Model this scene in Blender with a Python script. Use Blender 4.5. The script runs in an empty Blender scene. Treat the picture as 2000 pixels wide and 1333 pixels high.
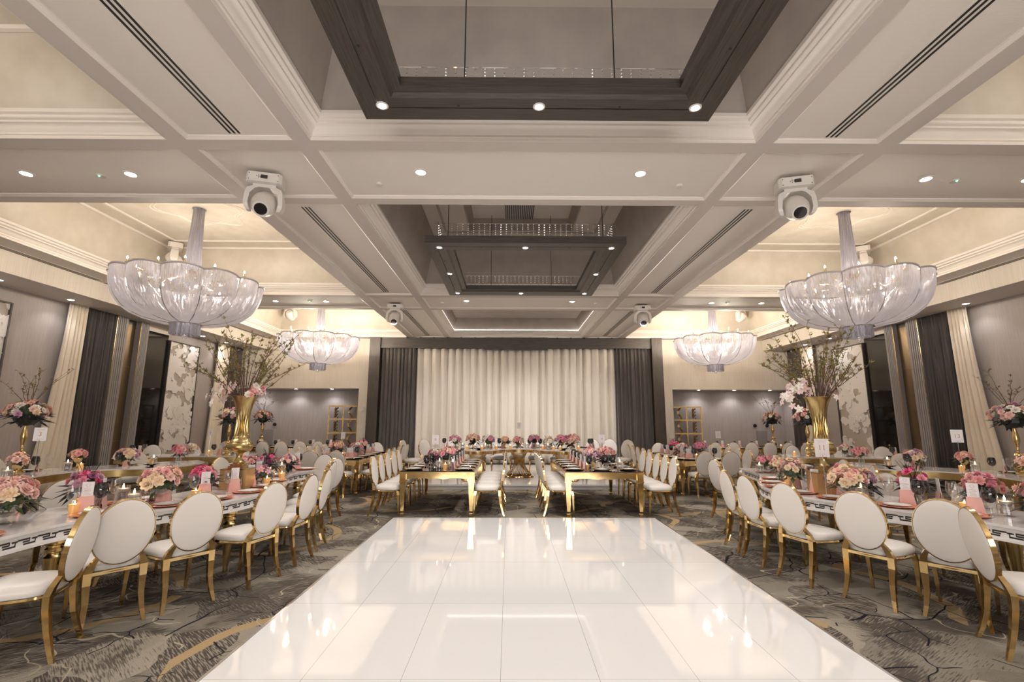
import bpy, math, random
from mathutils import Vector, Matrix, noise
random.seed(7)
S = bpy.context.scene
COL = S.collection
PI = math.pi
R = math.radians

# ------------------------------------------------------------------ camera
cam_d = bpy.data.cameras.new('camera'); cam = bpy.data.objects.new('camera', cam_d); COL.objects.link(cam)
S.camera = cam
cam_d.sensor_width = 36.0; cam_d.lens = 923.573 / 2000 * 36.0
cam_d.clip_end = 100
p_, y_, r_ = R(9.51837), R(0.358546), R(0.159147)
fw = Vector((math.sin(y_)*math.cos(p_), math.cos(y_)*math.cos(p_), math.sin(p_)))
rt = Vector((math.cos(y_), -math.sin(y_), 0)); up = rt.cross(fw)
rt, up = math.cos(r_)*rt + math.sin(r_)*up, -math.sin(r_)*rt + math.cos(r_)*up
M = Matrix((rt, up, -fw)).transposed().to_4x4(); M.translation = Vector((-0.26, 0, 1.6))
cam.matrix_world = M

# ------------------------------------------------------------------ world, exposure, lights
W = bpy.data.worlds.new('world'); S.world = W; W.use_nodes = True
W.node_tree.nodes['Background'].inputs[0].default_value = (0.9, 0.8, 0.7, 1)
W.node_tree.nodes['Background'].inputs[1].default_value = 0.0
S.view_settings.view_transform = 'Standard'; S.view_settings.look = 'None'
S.view_settings.gamma = 1; S.view_settings.use_curve_mapping = False
S.view_settings.exposure = 1.12
cy = S.cycles
cy.max_bounces = 7; cy.diffuse_bounces = 4; cy.glossy_bounces = 4; cy.transmission_bounces = 4
cy.transparent_max_bounces = 24; cy.caustics_reflective = False; cy.caustics_refractive = False
cy.use_denoising = True; cy.sample_clamp_indirect = 4.0; cy.use_light_tree = True
WARM = (1.0, 0.86, 0.70); NEUT = (1.0, 0.955, 0.92); COOL = (0.96, 0.94, 1.0)

# added soft fill behind the camera, aimed upward to brighten the ceiling
al = bpy.data.lights.new('rear_fill_light', 'AREA'); al.shape = 'RECTANGLE'; al.size = 8; al.size_y = 3.0; al.energy = 230; al.color = NEUT
ao = bpy.data.objects.new('rear_fill_light', al); COL.objects.link(ao); ao.location = (0, -4.8, 2.0); ao.rotation_euler = (R(126), 0, 0)

CEIL = 4.588      # underside of the ceiling bands
BAYZ = 5.65       # raised ceiling over the chandeliers
MIDZ = 5.9        # raised ceiling over the centre coffers
WX = 10.28        # side walls
WY = 17.55        # far wall
NY = -7.1         # near wall, behind the camera
BAYS = [(-6.66, -1.74), (-0.21, 4.71), (6.24, 11.16), (12.69, 17.10)]

# ------------------------------------------------------------------ materials
def mat(name, col, rough=0.5, metal=0.0, spec=0.5, emit=None, es=1.0, coat=0.0, alpha=1.0, sheen=0.0, bump=None, var=None):
    m = bpy.data.materials.new(name); m.use_nodes = True
    nt = m.node_tree; b = nt.nodes['Principled BSDF']
    b.inputs['Base Color'].default_value = (*col, 1); b.inputs['Roughness'].default_value = rough
    b.inputs['Metallic'].default_value = metal; b.inputs['Specular IOR Level'].default_value = spec
    b.inputs['Coat Weight'].default_value = coat; b.inputs['Coat Roughness'].default_value = 0.05
    b.inputs['Sheen Weight'].default_value = sheen
    if emit: b.inputs['Emission Color'].default_value = (*emit, 1); b.inputs['Emission Strength'].default_value = es
    tc = nt.nodes.new('ShaderNodeTexCoord')
    if bump:
        sc, st, stretch = bump
        mp = nt.nodes.new('ShaderNodeMapping'); mp.inputs['Scale'].default_value = stretch
        n = nt.nodes.new('ShaderNodeTexNoise'); n.inputs['Scale'].default_value = sc; n.inputs['Detail'].default_value = 4
        bp = nt.nodes.new('ShaderNodeBump'); bp.inputs['Strength'].default_value = st; bp.inputs['Distance'].default_value = 0.01
        nt.links.new(tc.outputs['Object'], mp.inputs[0]); nt.links.new(mp.outputs[0], n.inputs['Vector'])
        nt.links.new(n.outputs['Fac'], bp.inputs['Height']); nt.links.new(bp.outputs[0], b.inputs['Normal'])
    if var:
        col2, sc, stretch = var
        mp = nt.nodes.new('ShaderNodeMapping'); mp.inputs['Scale'].default_value = stretch
        n = nt.nodes.new('ShaderNodeTexNoise'); n.inputs['Scale'].default_value = sc; n.inputs['Detail'].default_value = 5
        cr = nt.nodes.new('ShaderNodeValToRGB'); cr.color_ramp.elements[0].position = .38; cr.color_ramp.elements[1].position = .62
        cr.color_ramp.elements[0].color = (*col, 1); cr.color_ramp.elements[1].color = (*col2, 1)
        nt.links.new(tc.outputs['Object'], mp.inputs[0]); nt.links.new(mp.outputs[0], n.inputs['Vector'])
        nt.links.new(n.outputs['Fac'], cr.inputs[0]); nt.links.new(cr.outputs[0], b.inputs['Base Color'])
    return m

def glassy(name, tint=(1, 1, 1), base=0.05, edge=0.75, rough=0.03, gcol=(1, 1, 1)):
    m = bpy.data.materials.new(name); m.use_nodes = True; nt = m.node_tree; nt.nodes.clear()
    o = nt.nodes.new('ShaderNodeOutputMaterial'); t = nt.nodes.new('ShaderNodeBsdfTransparent'); t.inputs[0].default_value = (*tint, 1)
    g = nt.nodes.new('ShaderNodeBsdfGlossy'); g.inputs['Roughness'].default_value = rough; g.inputs[0].default_value = (*gcol, 1)
    lw = nt.nodes.new('ShaderNodeLayerWeight'); lw.inputs[0].default_value = 0.35
    mr = nt.nodes.new('ShaderNodeMapRange'); mr.inputs[3].default_value = base; mr.inputs[4].default_value = edge
    x = nt.nodes.new('ShaderNodeMixShader')
    nt.links.new(lw.outputs['Facing'], mr.inputs[0]); nt.links.new(mr.outputs[0], x.inputs[0])
    nt.links.new(t.outputs[0], x.inputs[1]); nt.links.new(g.outputs[0], x.inputs[2]); nt.links.new(x.outputs[0], o.inputs[0])
    return m

M_ = {}
M_['paint'] = mat('ceiling paint', (.64, .58, .53), .55, bump=(60, .05, (1, 1, 1)))
M_['panel'] = mat('ceiling panel cloth', (.84, .78, .71), .6, bump=(25, .12, (1, 6, 1)))
M_['trim'] = mat('moulding paint', (.84, .78, .72), .45)
M_['cove'] = mat('cove wallpaper', (.66, .60, .51), .45, var=((.60, .54, .45), 3, (1, 1, 1)))
M_['midcove'] = mat('taupe cove wallpaper', (.41, .355, .31), .5, var=((.37, .32, .28), 3, (1, 1, 1)))
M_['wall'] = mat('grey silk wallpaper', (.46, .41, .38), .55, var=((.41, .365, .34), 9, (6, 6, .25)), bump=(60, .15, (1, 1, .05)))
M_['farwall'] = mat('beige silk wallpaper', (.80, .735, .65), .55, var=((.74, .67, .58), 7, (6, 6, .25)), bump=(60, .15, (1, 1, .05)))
M_['wood'] = mat('dark taupe wood', (.046, .037, .031), .38, var=((.078, .064, .053), 6, (.6, 14, 14)), bump=(20, .1, (.5, 20, 20)))
M_['woody'] = mat('dark wood along', (.046, .037, .031), .38, var=((.078, .064, .053), 6, (14, .6, 14)), bump=(20, .1, (20, .5, 20)))
M_['woodv'] = mat('dark upright wood', (.050, .040, .033), .4, var=((.085, .07, .058), 6, (14, 14, .4)), bump=(20, .1, (20, 20, .5)))
M_['pilaster'] = mat('grey pilaster', (.30, .275, .27), .5, bump=(30, .2, (1, 1, .02)))
M_['cream'] = mat('cream drape', (.90, .81, .68), .75, sheen=.3, var=((.84, .75, .62), 5, (3, 3, .3)))
M_['backdrop'] = mat('ivory drape', (.80, .74, .66), .7, sheen=.3, var=((.79, .73, .65), 5, (3, 3, .2)))
M_['dark'] = mat('charcoal drape', (.095, .08, .075), .55, sheen=.3, var=((.07, .06, .056), 5, (3, 3, .3)))
M_['gold'] = mat('polished gold', (.84, .62, .31), .12, 1.0, var=((.72, .50, .22), 8, (1, 1, 1)))
M_['oldgold'] = mat('warm gold leaf', (.76, .58, .28), .24, 1.0, var=((.62, .45, .19), 10, (1, 1, 1)))
M_['antique'] = mat('aged brass', (.42, .27, .10), .34, 1.0, var=((.30, .18, .06), 12, (1, 1, 1)))
M_['brass'] = mat('brushed brass', (.56, .42, .20), .27, 1.0, var=((.44, .32, .13), 6, (4, 4, .6)))
M_['goldbox'] = mat('matt gold card', (.62, .38, .17), .42, .6)
M_['silver'] = mat('silver edge', (.75, .75, .77), .25, 1.0)
M_['vinyl'] = mat('white vinyl', (.80, .75, .70), .42, coat=.15, bump=(14, .06, (1, 1, 1)))
M_['lacquer'] = mat('white lacquer', (.82, .79, .77), .16, coat=.5)
M_['marble'] = mat('pale marble', (.80, .76, .74), .15, coat=.5, var=((.74, .69, .67), 4, (1, 1, 1)))
M_['blackglass'] = mat('black mirror glass', (.012, .012, .013), .04, spec=.9, coat=1)
M_['key'] = mat('dark cut out', (.025, .022, .02), .5)
M_['china'] = mat('white china', (.84, .82, .80), .12, coat=.6)
M_['copper'] = mat('rose copper glass', (.80, .27, .14), .2, .15, coat=.6)
M_['blush'] = mat('blush satin', (.80, .42, .36), .5, sheen=.3)
M_['card'] = mat('white card', (.84, .81, .81), .6)
M_['ink'] = mat('rose ink', (.60, .42, .42), .6)
M_['goldink'] = mat('gold ink', (.55, .30, .16), .4)
M_['black'] = mat('glossy black glass', (.010, .009, .010), .06, spec=.8, coat=.8)
M_['blackm'] = mat('matt black', (.015, .015, .015), .5)
M_['wax'] = mat('ivory wax', (.86, .78, .68), .45)
M_['flame'] = mat('candle flame', (1, .8, .4), .5, emit=(1.0, .66, .32), es=10)
M_['ambervotive'] = mat('amber votive glass', (.85, .47, .16), .3, .3, emit=(1.0, .50, .16), es=.1)  # faint emission of the cup stands in for candle glow through the glass
M_['bulb'] = mat('lit bulb', (1, .9, .8), .5, emit=(1.0, .86, .66), es=38)
M_['lamp'] = mat('lit downlight', (1, 1, 1), .5, emit=(1.0, .95, .92), es=22)
M_['led'] = mat('cove led strip', (1, 1, 1), .5, emit=(1.0, .88, .82), es=3.5)
M_['whitecase'] = mat('white lamp casing', (.74, .70, .66), .32, coat=.2)
M_['leaf'] = mat('deep green leaf', (.030, .055, .022), .45, var=((.05, .09, .03), 12, (1, 1, 1)))
M_['blackleaf'] = mat('black green leaf', (.011, .014, .012), .42)
M_['lime'] = mat('young leaf', (.24, .27, .07), .5, var=((.33, .20, .08), 20, (1, 1, 1)))
M_['stem'] = mat('green stems', (.10, .17, .05), .5)
M_['twig'] = mat('brown twig', (.14, .07, .05), .7)
M_['glass'] = glassy('clear glass', (.96, .96, .96), .06, .7)
M_['water'] = glassy('crystal', (.93, .94, .97), .25, .9, .02); M_['bead'] = glassy('crystal beads', (.9, .9, .93), .65, 1, .12)
M_['smoke'] = mat('smoky dark mirror', (.012, .011, .010), .05, spec=.45)
M_['bronze'] = mat('bronze mirror', (.22, .16, .095), .28, .8)
M_['artback'] = mat('greige felt backing', (.50, .44, .38), .8)
M_['artcut'] = mat('white cut board', (.84, .80, .76), .4)
PAL = {'rose': (.80, .38, .37), 'blush': (.85, .56, .49), 'cream': (.86, .67, .46), 'ivory': (.86, .80, .72),
       'pink': (.80, .30, .39), 'hot': (.80, .10, .26), 'mauve': (.62, .34, .46), 'plum': (.30, .05, .16), 'peach': (.86, .54, .42), 'petal': (.86, .66, .64)}
for k, c in PAL.items(): M_['f_' + k] = mat(k + ' petals', c, .6, sheen=.2, var=(tuple(min(1, v*1.12) for v in c), 30, (1, 1, 1)))

def carpet():
    m = bpy.data.materials.new('patterned carpet'); m.use_nodes = True; nt = m.node_tree; N = nt.nodes; L = nt.links
    b = N['Principled BSDF']; b.inputs['Roughness'].default_value = .9; b.inputs['Specular IOR Level'].default_value = .15
    tc = N.new('ShaderNodeTexCoord')
    def math_(op, a, b2=None):
        x = N.new('ShaderNodeMath'); x.operation = op
        for i, v in enumerate((a, b2)):
            if v is None: continue
            if isinstance(v, (int, float)): x.inputs[i].default_value = v
            else: L.new(v, x.inputs[i])
        return x.outputs[0]
    def noi(sc, det=3, stretch=(1, 1, 1), rot=0, vec=None):
        m0 = N.new('ShaderNodeMapping'); m0.inputs['Rotation'].default_value = (0, 0, rot); mp = N.new('ShaderNodeMapping'); mp.inputs['Scale'].default_value = stretch
        n = N.new('ShaderNodeTexNoise'); n.inputs['Scale'].default_value = sc; n.inputs['Detail'].default_value = det
        L.new(vec or tc.outputs['Object'], m0.inputs[0]); L.new(m0.outputs[0], mp.inputs[0]); L.new(mp.outputs[0], n.inputs['Vector']); return n
    def step(src, lo, hi):
        r = N.new('ShaderNodeMapRange'); r.interpolation_type = 'SMOOTHSTEP'; r.inputs[1].default_value = lo; r.inputs[2].default_value = hi; L.new(src, r.inputs[0]); return r.outputs[0]
    def mix(f, a, c):
        x = N.new('ShaderNodeMix'); x.data_type = 'RGBA'
        if isinstance(f, float): x.inputs[0].default_value = f
        else: L.new(f, x.inputs[0])
        for s, v in ((6, a), (7, c)):
            if isinstance(v, tuple): x.inputs[s].default_value = (*v, 1)
            else: L.new(v, x.inputs[s])
        return x.outputs[2]
    def warp(sc, amt):
        n = noi(sc, 2); v = N.new('ShaderNodeVectorMath'); v.operation = 'MULTIPLY_ADD'
        v.inputs[1].default_value = (amt, amt, 0); L.new(n.outputs['Color'], v.inputs[0]); L.new(tc.outputs['Object'], v.inputs[2]); return v.outputs[0]
    def vor(sc, vec, feat='F1'):
        v = N.new('ShaderNodeTexVoronoi'); v.feature = feat; v.voronoi_dimensions = '2D'; v.inputs['Scale'].default_value = sc; L.new(vec, v.inputs['Vector']); return v
    W1 = warp(1.3, .9)
    v1 = vor(2.1, W1); sep = N.new('ShaderNodeSeparateColor'); L.new(v1.outputs['Color'], sep.inputs[0])
    light = mix(sep.outputs[0], (.20, .175, .14), (.36, .315, .25))
    # dark brushed areas between the pale petals, streaked two ways
    s1 = noi(9, 8, (1, 11, 1), .75); s2 = noi(9, 8, (1, 11, 1), -.6)
    pick = math_('GREATER_THAN', sep.outputs[1], .5)
    sm = N.new('ShaderNodeMix'); L.new(pick, sm.inputs[0]); L.new(s1.outputs['Fac'], sm.inputs[2]); L.new(s2.outputs['Fac'], sm.inputs[3])
    area = noi(1.25, 3, vec=W1)
    streak = step(math_('ADD', math_('MULTIPLY', sm.outputs[0], .8), math_('MULTIPLY', area.outputs['Fac'], 1.5)), 1.12, 1.30)
    c = mix(math_('MULTIPLY', streak, .82), light, (.060, .047, .040))
    darkcell = math_('MULTIPLY', math_('GREATER_THAN', sep.outputs[2], .72), step(sm.outputs[0], .42, .54))
    c = mix(darkcell, c, (.085, .068, .055))
    def rings(scale, r0, thick, col, c, vec, lo, gsc=.9):
        v = vor(scale, vec); ab = math_('ABSOLUTE', math_('SUBTRACT', v.outputs['Distance'], r0))
        q = math_('MULTIPLY', math_('LESS_THAN', ab, thick), math_('GREATER_THAN', noi(gsc, 1).outputs['Fac'], lo))
        return mix(q, c, col)
    c = rings(.5, .42, .026, (.42, .30, .16), c, warp(.6, .5), .44)
    c = rings(1.5, .36, .010, (.45, .38, .27), c, warp(1.5, .8), .5, 1.7)
    def scribble(sc, th, c, col, vec, lo, gs):
        v = vor(sc, vec, 'DISTANCE_TO_EDGE')
        q = math_('MULTIPLY', math_('LESS_THAN', v.outputs['Distance'], th), math_('GREATER_THAN', noi(gs, 1, rot=1).outputs['Fac'], lo)); return mix(q, c, col)
    c = scribble(1.25, .010, c, (.012, .012, .020), warp(.9, .75), .47, 1.3); c = scribble(2.0, .011, c, (.013, .013, .020), warp(1.6, .45), .53, 1.7)
    fib = noi(170, 2); f2 = N.new('ShaderNodeMapRange'); f2.inputs[1].default_value = .3; f2.inputs[2].default_value = .7; f2.inputs[3].default_value = .78; f2.inputs[4].default_value = 1.15; L.new(fib.outputs['Fac'], f2.inputs[0])
    mu = N.new('ShaderNodeMix'); mu.data_type = 'RGBA'; mu.blend_type = 'MULTIPLY'; mu.inputs[0].default_value = 1; L.new(c, mu.inputs[6]); L.new(f2.outputs[0], mu.inputs[7])
    L.new(mu.outputs[2], b.inputs['Base Color'])
    bp = N.new('ShaderNodeBump'); bp.inputs['Strength'].default_value = .3; bp.inputs['Distance'].default_value = .01; L.new(fib.outputs['Fac'], bp.inputs['Height']); L.new(bp.outputs[0], b.inputs['Normal'])
    return m
M_['carpet'] = carpet()

def chainmail():
    # fine hanging chains: see-through between the strands, pale lilac metal on them
    m = bpy.data.materials.new('hanging fine chains'); m.use_nodes = True; nt = m.node_tree; nt.nodes.clear(); L = nt.links
    o = nt.nodes.new('ShaderNodeOutputMaterial'); t = nt.nodes.new('ShaderNodeBsdfTransparent')
    d = nt.nodes.new('ShaderNodeBsdfDiffuse'); d.inputs[0].default_value = (.41, .40, .49, 1)
    tr = nt.nodes.new('ShaderNodeBsdfTranslucent'); tr.inputs[0].default_value = (.42, .41, .46, 1)
    g = nt.nodes.new('ShaderNodeBsdfGlossy'); g.inputs[0].default_value = (.66, .66, .76, 1); g.inputs['Roughness'].default_value = .35
    uv = nt.nodes.new('ShaderNodeTexCoord'); mp = nt.nodes.new('ShaderNodeMapping'); mp.inputs['Scale'].default_value = (260, 5, 1)
    n = nt.nodes.new('ShaderNodeTexNoise'); n.inputs['Scale'].default_value = 1; n.inputs['Detail'].default_value = 3
    r = nt.nodes.new('ShaderNodeValToRGB'); r.color_ramp.elements[0].position = .40; r.color_ramp.elements[0].color = (.30, .30, .30, 1); r.color_ramp.elements[1].position = .60; r.color_ramp.elements[1].color = (.82, .82, .82, 1)
    L.new(uv.outputs['UV'], mp.inputs[0]); L.new(mp.outputs[0], n.inputs['Vector']); L.new(n.outputs['Fac'], r.inputs[0])
    a = nt.nodes.new('ShaderNodeMixShader'); a.inputs[0].default_value = .45; L.new(d.outputs[0], a.inputs[1]); L.new(tr.outputs[0], a.inputs[2])
    c = nt.nodes.new('ShaderNodeMixShader'); c.inputs[0].default_value = .35; L.new(a.outputs[0], c.inputs[1]); L.new(g.outputs[0], c.inputs[2])
    lw = nt.nodes.new('ShaderNodeLayerWeight'); lw.inputs[0].default_value = .4
    ad = nt.nodes.new('ShaderNodeMath'); ad.operation = 'ADD'; ad.use_clamp = True; L.new(r.outputs[0], ad.inputs[0]); L.new(lw.outputs['Facing'], ad.inputs[1])
    x = nt.nodes.new('ShaderNodeMixShader'); L.new(ad.outputs[0], x.inputs[0]); L.new(t.outputs[0], x.inputs[1]); L.new(c.outputs[0], x.inputs[2]); L.new(x.outputs[0], o.inputs[0])
    return m
M_['chain'] = chainmail()

def floorpanel():
    m = mat('white gloss vinyl panels', (.83, .82, .81), .035, spec=.5, coat=.3); nt = m.node_tree; b = nt.nodes['Principled BSDF']
    tc = nt.nodes.new('ShaderNodeTexCoord'); sp = nt.nodes.new('ShaderNodeSeparateXYZ'); nt.links.new(tc.outputs['Object'], sp.inputs[0])
    outs = []
    for ax, per, off in ((0, .61, 2.135), (1, 1.22, -8.09 + 1.22*20)):
        a = nt.nodes.new('ShaderNodeMath'); a.operation = 'ADD'; a.inputs[1].default_value = off + per*.5; nt.links.new(sp.outputs[ax], a.inputs[0])
        w = nt.nodes.new('ShaderNodeMath'); w.operation = 'PINGPONG'; w.inputs[1].default_value = per*.5; 
        nt.links.new(a.outputs[0], w.inputs[0])
        g = nt.nodes.new('ShaderNodeMath'); g.operation = 'GREATER_THAN'; g.inputs[1].default_value = per*.5 - .0016; nt.links.new(w.outputs[0], g.inputs[0]); outs.append(g)
    mx = nt.nodes.new('ShaderNodeMath'); mx.operation = 'MAXIMUM'; nt.links.new(outs[0].outputs[0], mx.inputs[0]); nt.links.new(outs[1].outputs[0], mx.inputs[1])
    x = nt.nodes.new('ShaderNodeMix'); x.data_type = 'RGBA'; x.inputs[6].default_value = (.83, .82, .81, 1); x.inputs[7].default_value = (.40, .38, .36, 1)
    nt.links.new(mx.outputs[0], x.inputs[0]); nt.links.new(x.outputs[2], b.inputs['Base Color'])
    return m
M_['dance'] = floorpanel()

# ------------------------------------------------------------------ mesh helpers
class MB:
    def __init__(s): s.v = []; s.f = []; s.m = []; s.uv = None
    def add(s, vs, fs, mi=0):
        o = len(s.v); s.v += [tuple(v) for v in vs]; s.f += [tuple(i + o for i in f) for f in fs]; s.m += [mi]*len(fs); return s
    def box(s, x0, x1, y0, y1, z0, z1, mi=0):
        v = [(x, y, z) for z in (z0, z1) for y in (y0, y1) for x in (x0, x1)]
        return s.add(v, [(0, 2, 3, 1), (4, 5, 7, 6), (0, 1, 5, 4), (2, 6, 7, 3), (0, 4, 6, 2), (1, 3, 7, 5)], mi)
    def grid(s, fn, nu, nv, mi=0, cu=False, cv=False):
        mu = nu if cu else nu + 1; mv = nv if cv else nv + 1
        vs = [fn(i/nu, j/nv) for j in range(mv) for i in range(mu)]
        fs = [(j*mu + i, j*mu + (i+1) % mu, ((j+1) % mv)*mu + (i+1) % mu, ((j+1) % mv)*mu + i) for j in range(nv) for i in range(nu)]
        return s.add(vs, fs, mi)
    def lathe(s, prof, n=24, c=(0, 0, 0), mi=0, flute=None, caps=True):
        def fn(u, v):
            k = min(int(round(v*(len(prof)-1))), len(prof)-1); r, z = prof[k]; a = u*2*PI
            if flute: r = r*(1 - flute[k]*abs(math.sin(a*10)))
            return (c[0] + r*math.cos(a), c[1] + r*math.sin(a), c[2] + z)
        s.grid(fn, n, len(prof)-1, mi, cu=True)
        return s
    def tube(s, pts, r, n=6, mi=0, close=False):
        pts = [Vector(p) for p in pts]; k = len(pts); rs = r if isinstance(r, (list, tuple)) else [r]*k
        vs = []; up = Vector((0, 0, 1))
        for i, p in enumerate(pts):
            if close: t = pts[(i+1) % k] - pts[i-1]
            else: t = pts[min(i+1, k-1)] - pts[max(i-1, 0)]
            t = t.normalized() if t.length > 1e-9 else Vector((0, 0, 1))
            a = t.cross(up)
            if a.length < .05: a = t.cross(Vector((1, 0, 0)))
            a.normalize(); b = t.cross(a)
            for j in range(n):
                q = 2*PI*j/n; vs.append(p + (a*math.cos(q) + b*math.sin(q))*rs[i])
        m = k if close else k-1
        fs = [(i*n + j, i*n + (j+1) % n, ((i+1) % k)*n + (j+1) % n, ((i+1) % k)*n + j) for i in range(m) for j in range(n)]
        if not close: fs += [tuple(range(n-1, -1, -1)), tuple((k-1)*n + j for j in range(n))]
        return s.add(vs, fs, mi)
    def bar(s, pts, ws, ds, mi=0):
        vs = []
        for (x, y, z), w, d in zip(pts, ws, ds): vs += [(x-w/2, y-d/2, z), (x+w/2, y-d/2, z), (x+w/2, y+d/2, z), (x-w/2, y+d/2, z)]
        k = len(pts); fs = [(i*4+j, i*4+(j+1) % 4, i*4+4+(j+1) % 4, i*4+4+j) for i in range(k-1) for j in range(4)] + [(3, 2, 1, 0), tuple((k-1)*4+j for j in range(4))]
        return s.add(vs, fs, mi)
    def prism(s, poly, z0, z1, mi=0, mside=None):
        n = len(poly); vs = [(x, y, z0) for x, y in poly] + [(x, y, z1) for x, y in poly]
        s.add(vs, [tuple(range(n-1, -1, -1)), tuple(range(n, 2*n))], mi)
        o = len(s.v) - 2*n
        for i in range(n): s.f.append((o+i, o+(i+1) % n, o+n+(i+1) % n, o+n+i)); s.m.append(mi if mside is None else mside)
        return s
    def ball(s, c, r, n=12, mi=0, sz=1.0):
        s.lathe([(max(1e-4, r*math.sin(PI*k/(n//2+1))), -r*sz*math.cos(PI*k/(n//2+1))) for k in range(0, n//2+2)], n, c, mi); return s
    def merge(s, o, mtx=None, mi=None):
        vs = [tuple(mtx @ Vector(v)) for v in o.v] if mtx else o.v; k = len(s.v); s.v += vs
        s.f += [tuple(i+k for i in f) for f in o.f]; s.m += [mi]*len(o.f) if mi is not None else o.m; return s
    def mesh(s, name, mats, smooth=True):
        me = bpy.data.meshes.new(name); me.from_pydata(s.v, [], s.f)
        for m in (mats if isinstance(mats, (list, tuple)) else [mats]): me.materials.append(M_[m] if isinstance(m, str) else m)
        me.polygons.foreach_set('material_index', s.m)
        if smooth:
            me.polygons.foreach_set('use_smooth', [True]*len(s.f)); me.set_sharp_from_angle(angle=R(38))
        me.update(); return me
    def build(s, name, mats, parent=None, smooth=True, **kw):
        o = bpy.data.objects.new(name, s.mesh(name, mats, smooth)); COL.objects.link(o)
        if parent: o.parent = parent
        for k, v in kw.items(): o[k] = v
        return o

def empty(name, loc=(0, 0, 0), rz=0, **kw):
    o = bpy.data.objects.new(name, None); COL.objects.link(o); o.location = loc; o.rotation_euler = (0, 0, rz); o.empty_display_size = .1
    for k, v in kw.items(): o[k] = v
    return o
def copy_tree(o, parent=None):
    c = o.copy(); COL.objects.link(c)
    if parent: c.parent = parent
    for ch in list(o.children): copy_tree(ch, c)
    return c
USED = set()
def place(proto, loc, rz=0, scale=1.0, **kw):
    o = proto if proto.name not in USED else copy_tree(proto)
    USED.add(proto.name); USED.add(o.name)
    o.location = loc; o.rotation_euler = (0, 0, rz); o.scale = (scale,)*3
    for k in ('label', 'category', 'group'):
        if k in kw: o[k] = kw[k]
    return o
ORD = ['first', 'second', 'third', 'fourth', 'fifth', 'sixth', 'seventh', 'eighth', 'ninth', 'tenth', 'eleventh', 'twelfth', 'thirteenth']
def spot(parent, loc, watt, size=R(110), col=NEUT, blend=.6, rad=.05, rot=(0, 0, 0)):
    l = bpy.data.lights.new('spot_light', 'SPOT'); l.energy = watt; l.color = col; l.spot_size = size; l.spot_blend = blend; l.shadow_soft_size = rad
    o = bpy.data.objects.new('spot_light', l); COL.objects.link(o); o.location = loc; o.rotation_euler = rot; o.parent = parent; return o
def bulb_light(parent, loc, watt, col=WARM, rad=.1):
    l = bpy.data.lights.new('bulb_light', 'POINT'); l.energy = watt; l.color = col; l.shadow_soft_size = rad
    o = bpy.data.objects.new('bulb_light', l); COL.objects.link(o); o.location = loc; o.parent = parent; return o

def smooth_line(pts, n=8):
    pts = [Vector(p) for p in pts]; out = []
    for i in range(len(pts)-1):
        p0, p1, p2, p3 = pts[max(i-1, 0)], pts[i], pts[i+1], pts[min(i+2, len(pts)-1)]
        for k in range(n):
            t = k/n; out.append(.5*((2*p1) + (p2-p0)*t + (2*p0-5*p1+4*p2-p3)*t*t + (3*p1-p0-3*p2+p3)*t**3))
    return out + [pts[-1]]
def offset_line(pts, d):
    out = []
    for i, p in enumerate(pts):
        t = pts[min(i+1, len(pts)-1)] - pts[max(i-1, 0)]; t.normalize(); out.append(p + Vector((-t.y, t.x))*d)
    return out

# ------------------------------------------------------------------ room shell
def ST(name, mb, m, smooth=False): return mb.build(name, m, None, smooth, kind='structure')
def rect_sweep(mb, x0, x1, y0, y1, prof, mi=0):
    vs = []
    for o, z in prof: vs += [(x0+o, y0+o, z), (x1-o, y0+o, z), (x1-o, y1-o, z), (x0+o, y1-o, z)]
    k = len(prof)
    o_ = len(mb.v); mb.v += vs
    for i in range(k-1):
        for j in range(4): mb.f.append((o_+i*4+j, o_+i*4+4+j, o_+i*4+4+(j+1) % 4, o_+i*4+(j+1) % 4)); mb.m.append(mi[j % 2] if isinstance(mi, tuple) else mi)
ST('floor', MB().box(-WX-.2, WX+.2, NY-.2, 19, -.1, 0), 'carpet')
CROWN = [(-.001, CEIL-.001), (.004, CEIL-.001), (.004, 4.625), (.022, 4.625), (.022, 4.65), (.035, 4.66), (.05, 4.69), (.08, 4.715), (.10, 4.72), (.10, 4.74), (.115, 4.745), (.13, 4.76), (.13, 4.785), (.15, 4.79), (.16, 4.80), (.16, 4.84), (.13, 4.85)]
c = MB()          # solid dropped ceiling with its openings
XS = [-9.3, -8.71, -3.976, -2.42, 2.42, 3.976, 8.71, 9.3]
T = 6.6; PB = 4.625
ys = [NY] + [v for b in BAYS for v in b] + [WY]
for i in range(0, len(ys), 2): c.box(XS[0], XS[7], ys[i], ys[i+1], PB, T)
for b in BAYS:
    for a in (0, 2, 4, 6): c.box(XS[a], XS[a+1], b[0], b[1], PB, T)
ST('ceiling', c, 'panel')
c = MB()          # flat bands
for s in (-1, 1):
    for a, b in ((3.76, 3.976), (2.42, 2.61)): c.box(min(s*a, s*b), max(s*a, s*b), NY, WY, CEIL, PB+.01)
    c.box(min(s*8.71, s*9.3), max(s*8.71, s*9.3), NY, WY, CEIL, PB+.01)
for i in range(1, len(ys)-1, 2) :
    y = ys[i]
    if i % 2 == 1 and i > 0: pass
xr = [(-8.71, -3.976), (-3.76, -2.61), (-2.42, 2.42), (2.61, 3.76), (3.976, 8.71)]
for k in range(len(BAYS)-1):
    y0 = BAYS[k][1]; y1 = BAYS[k+1][0]
    for a, b in xr: c.box(a, b, y0, y0+.19, CEIL, PB+.01); c.box(a, b, y1-.165, y1, CEIL, PB+.01)
for a, b in xr: c.box(a, b, 17.10, 17.3, CEIL, PB+.01); c.box(a, b, NY, BAYS[0][0], CEIL, PB+.01)
ST('trim_1', c, 'paint')
c = MB()          # bevelled edge beads round every sunk ceiling panel
bead = [(0, CEIL+.004), (.035, 4.612), (.035, PB), (.07, PB-.002)]
pan = []
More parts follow.
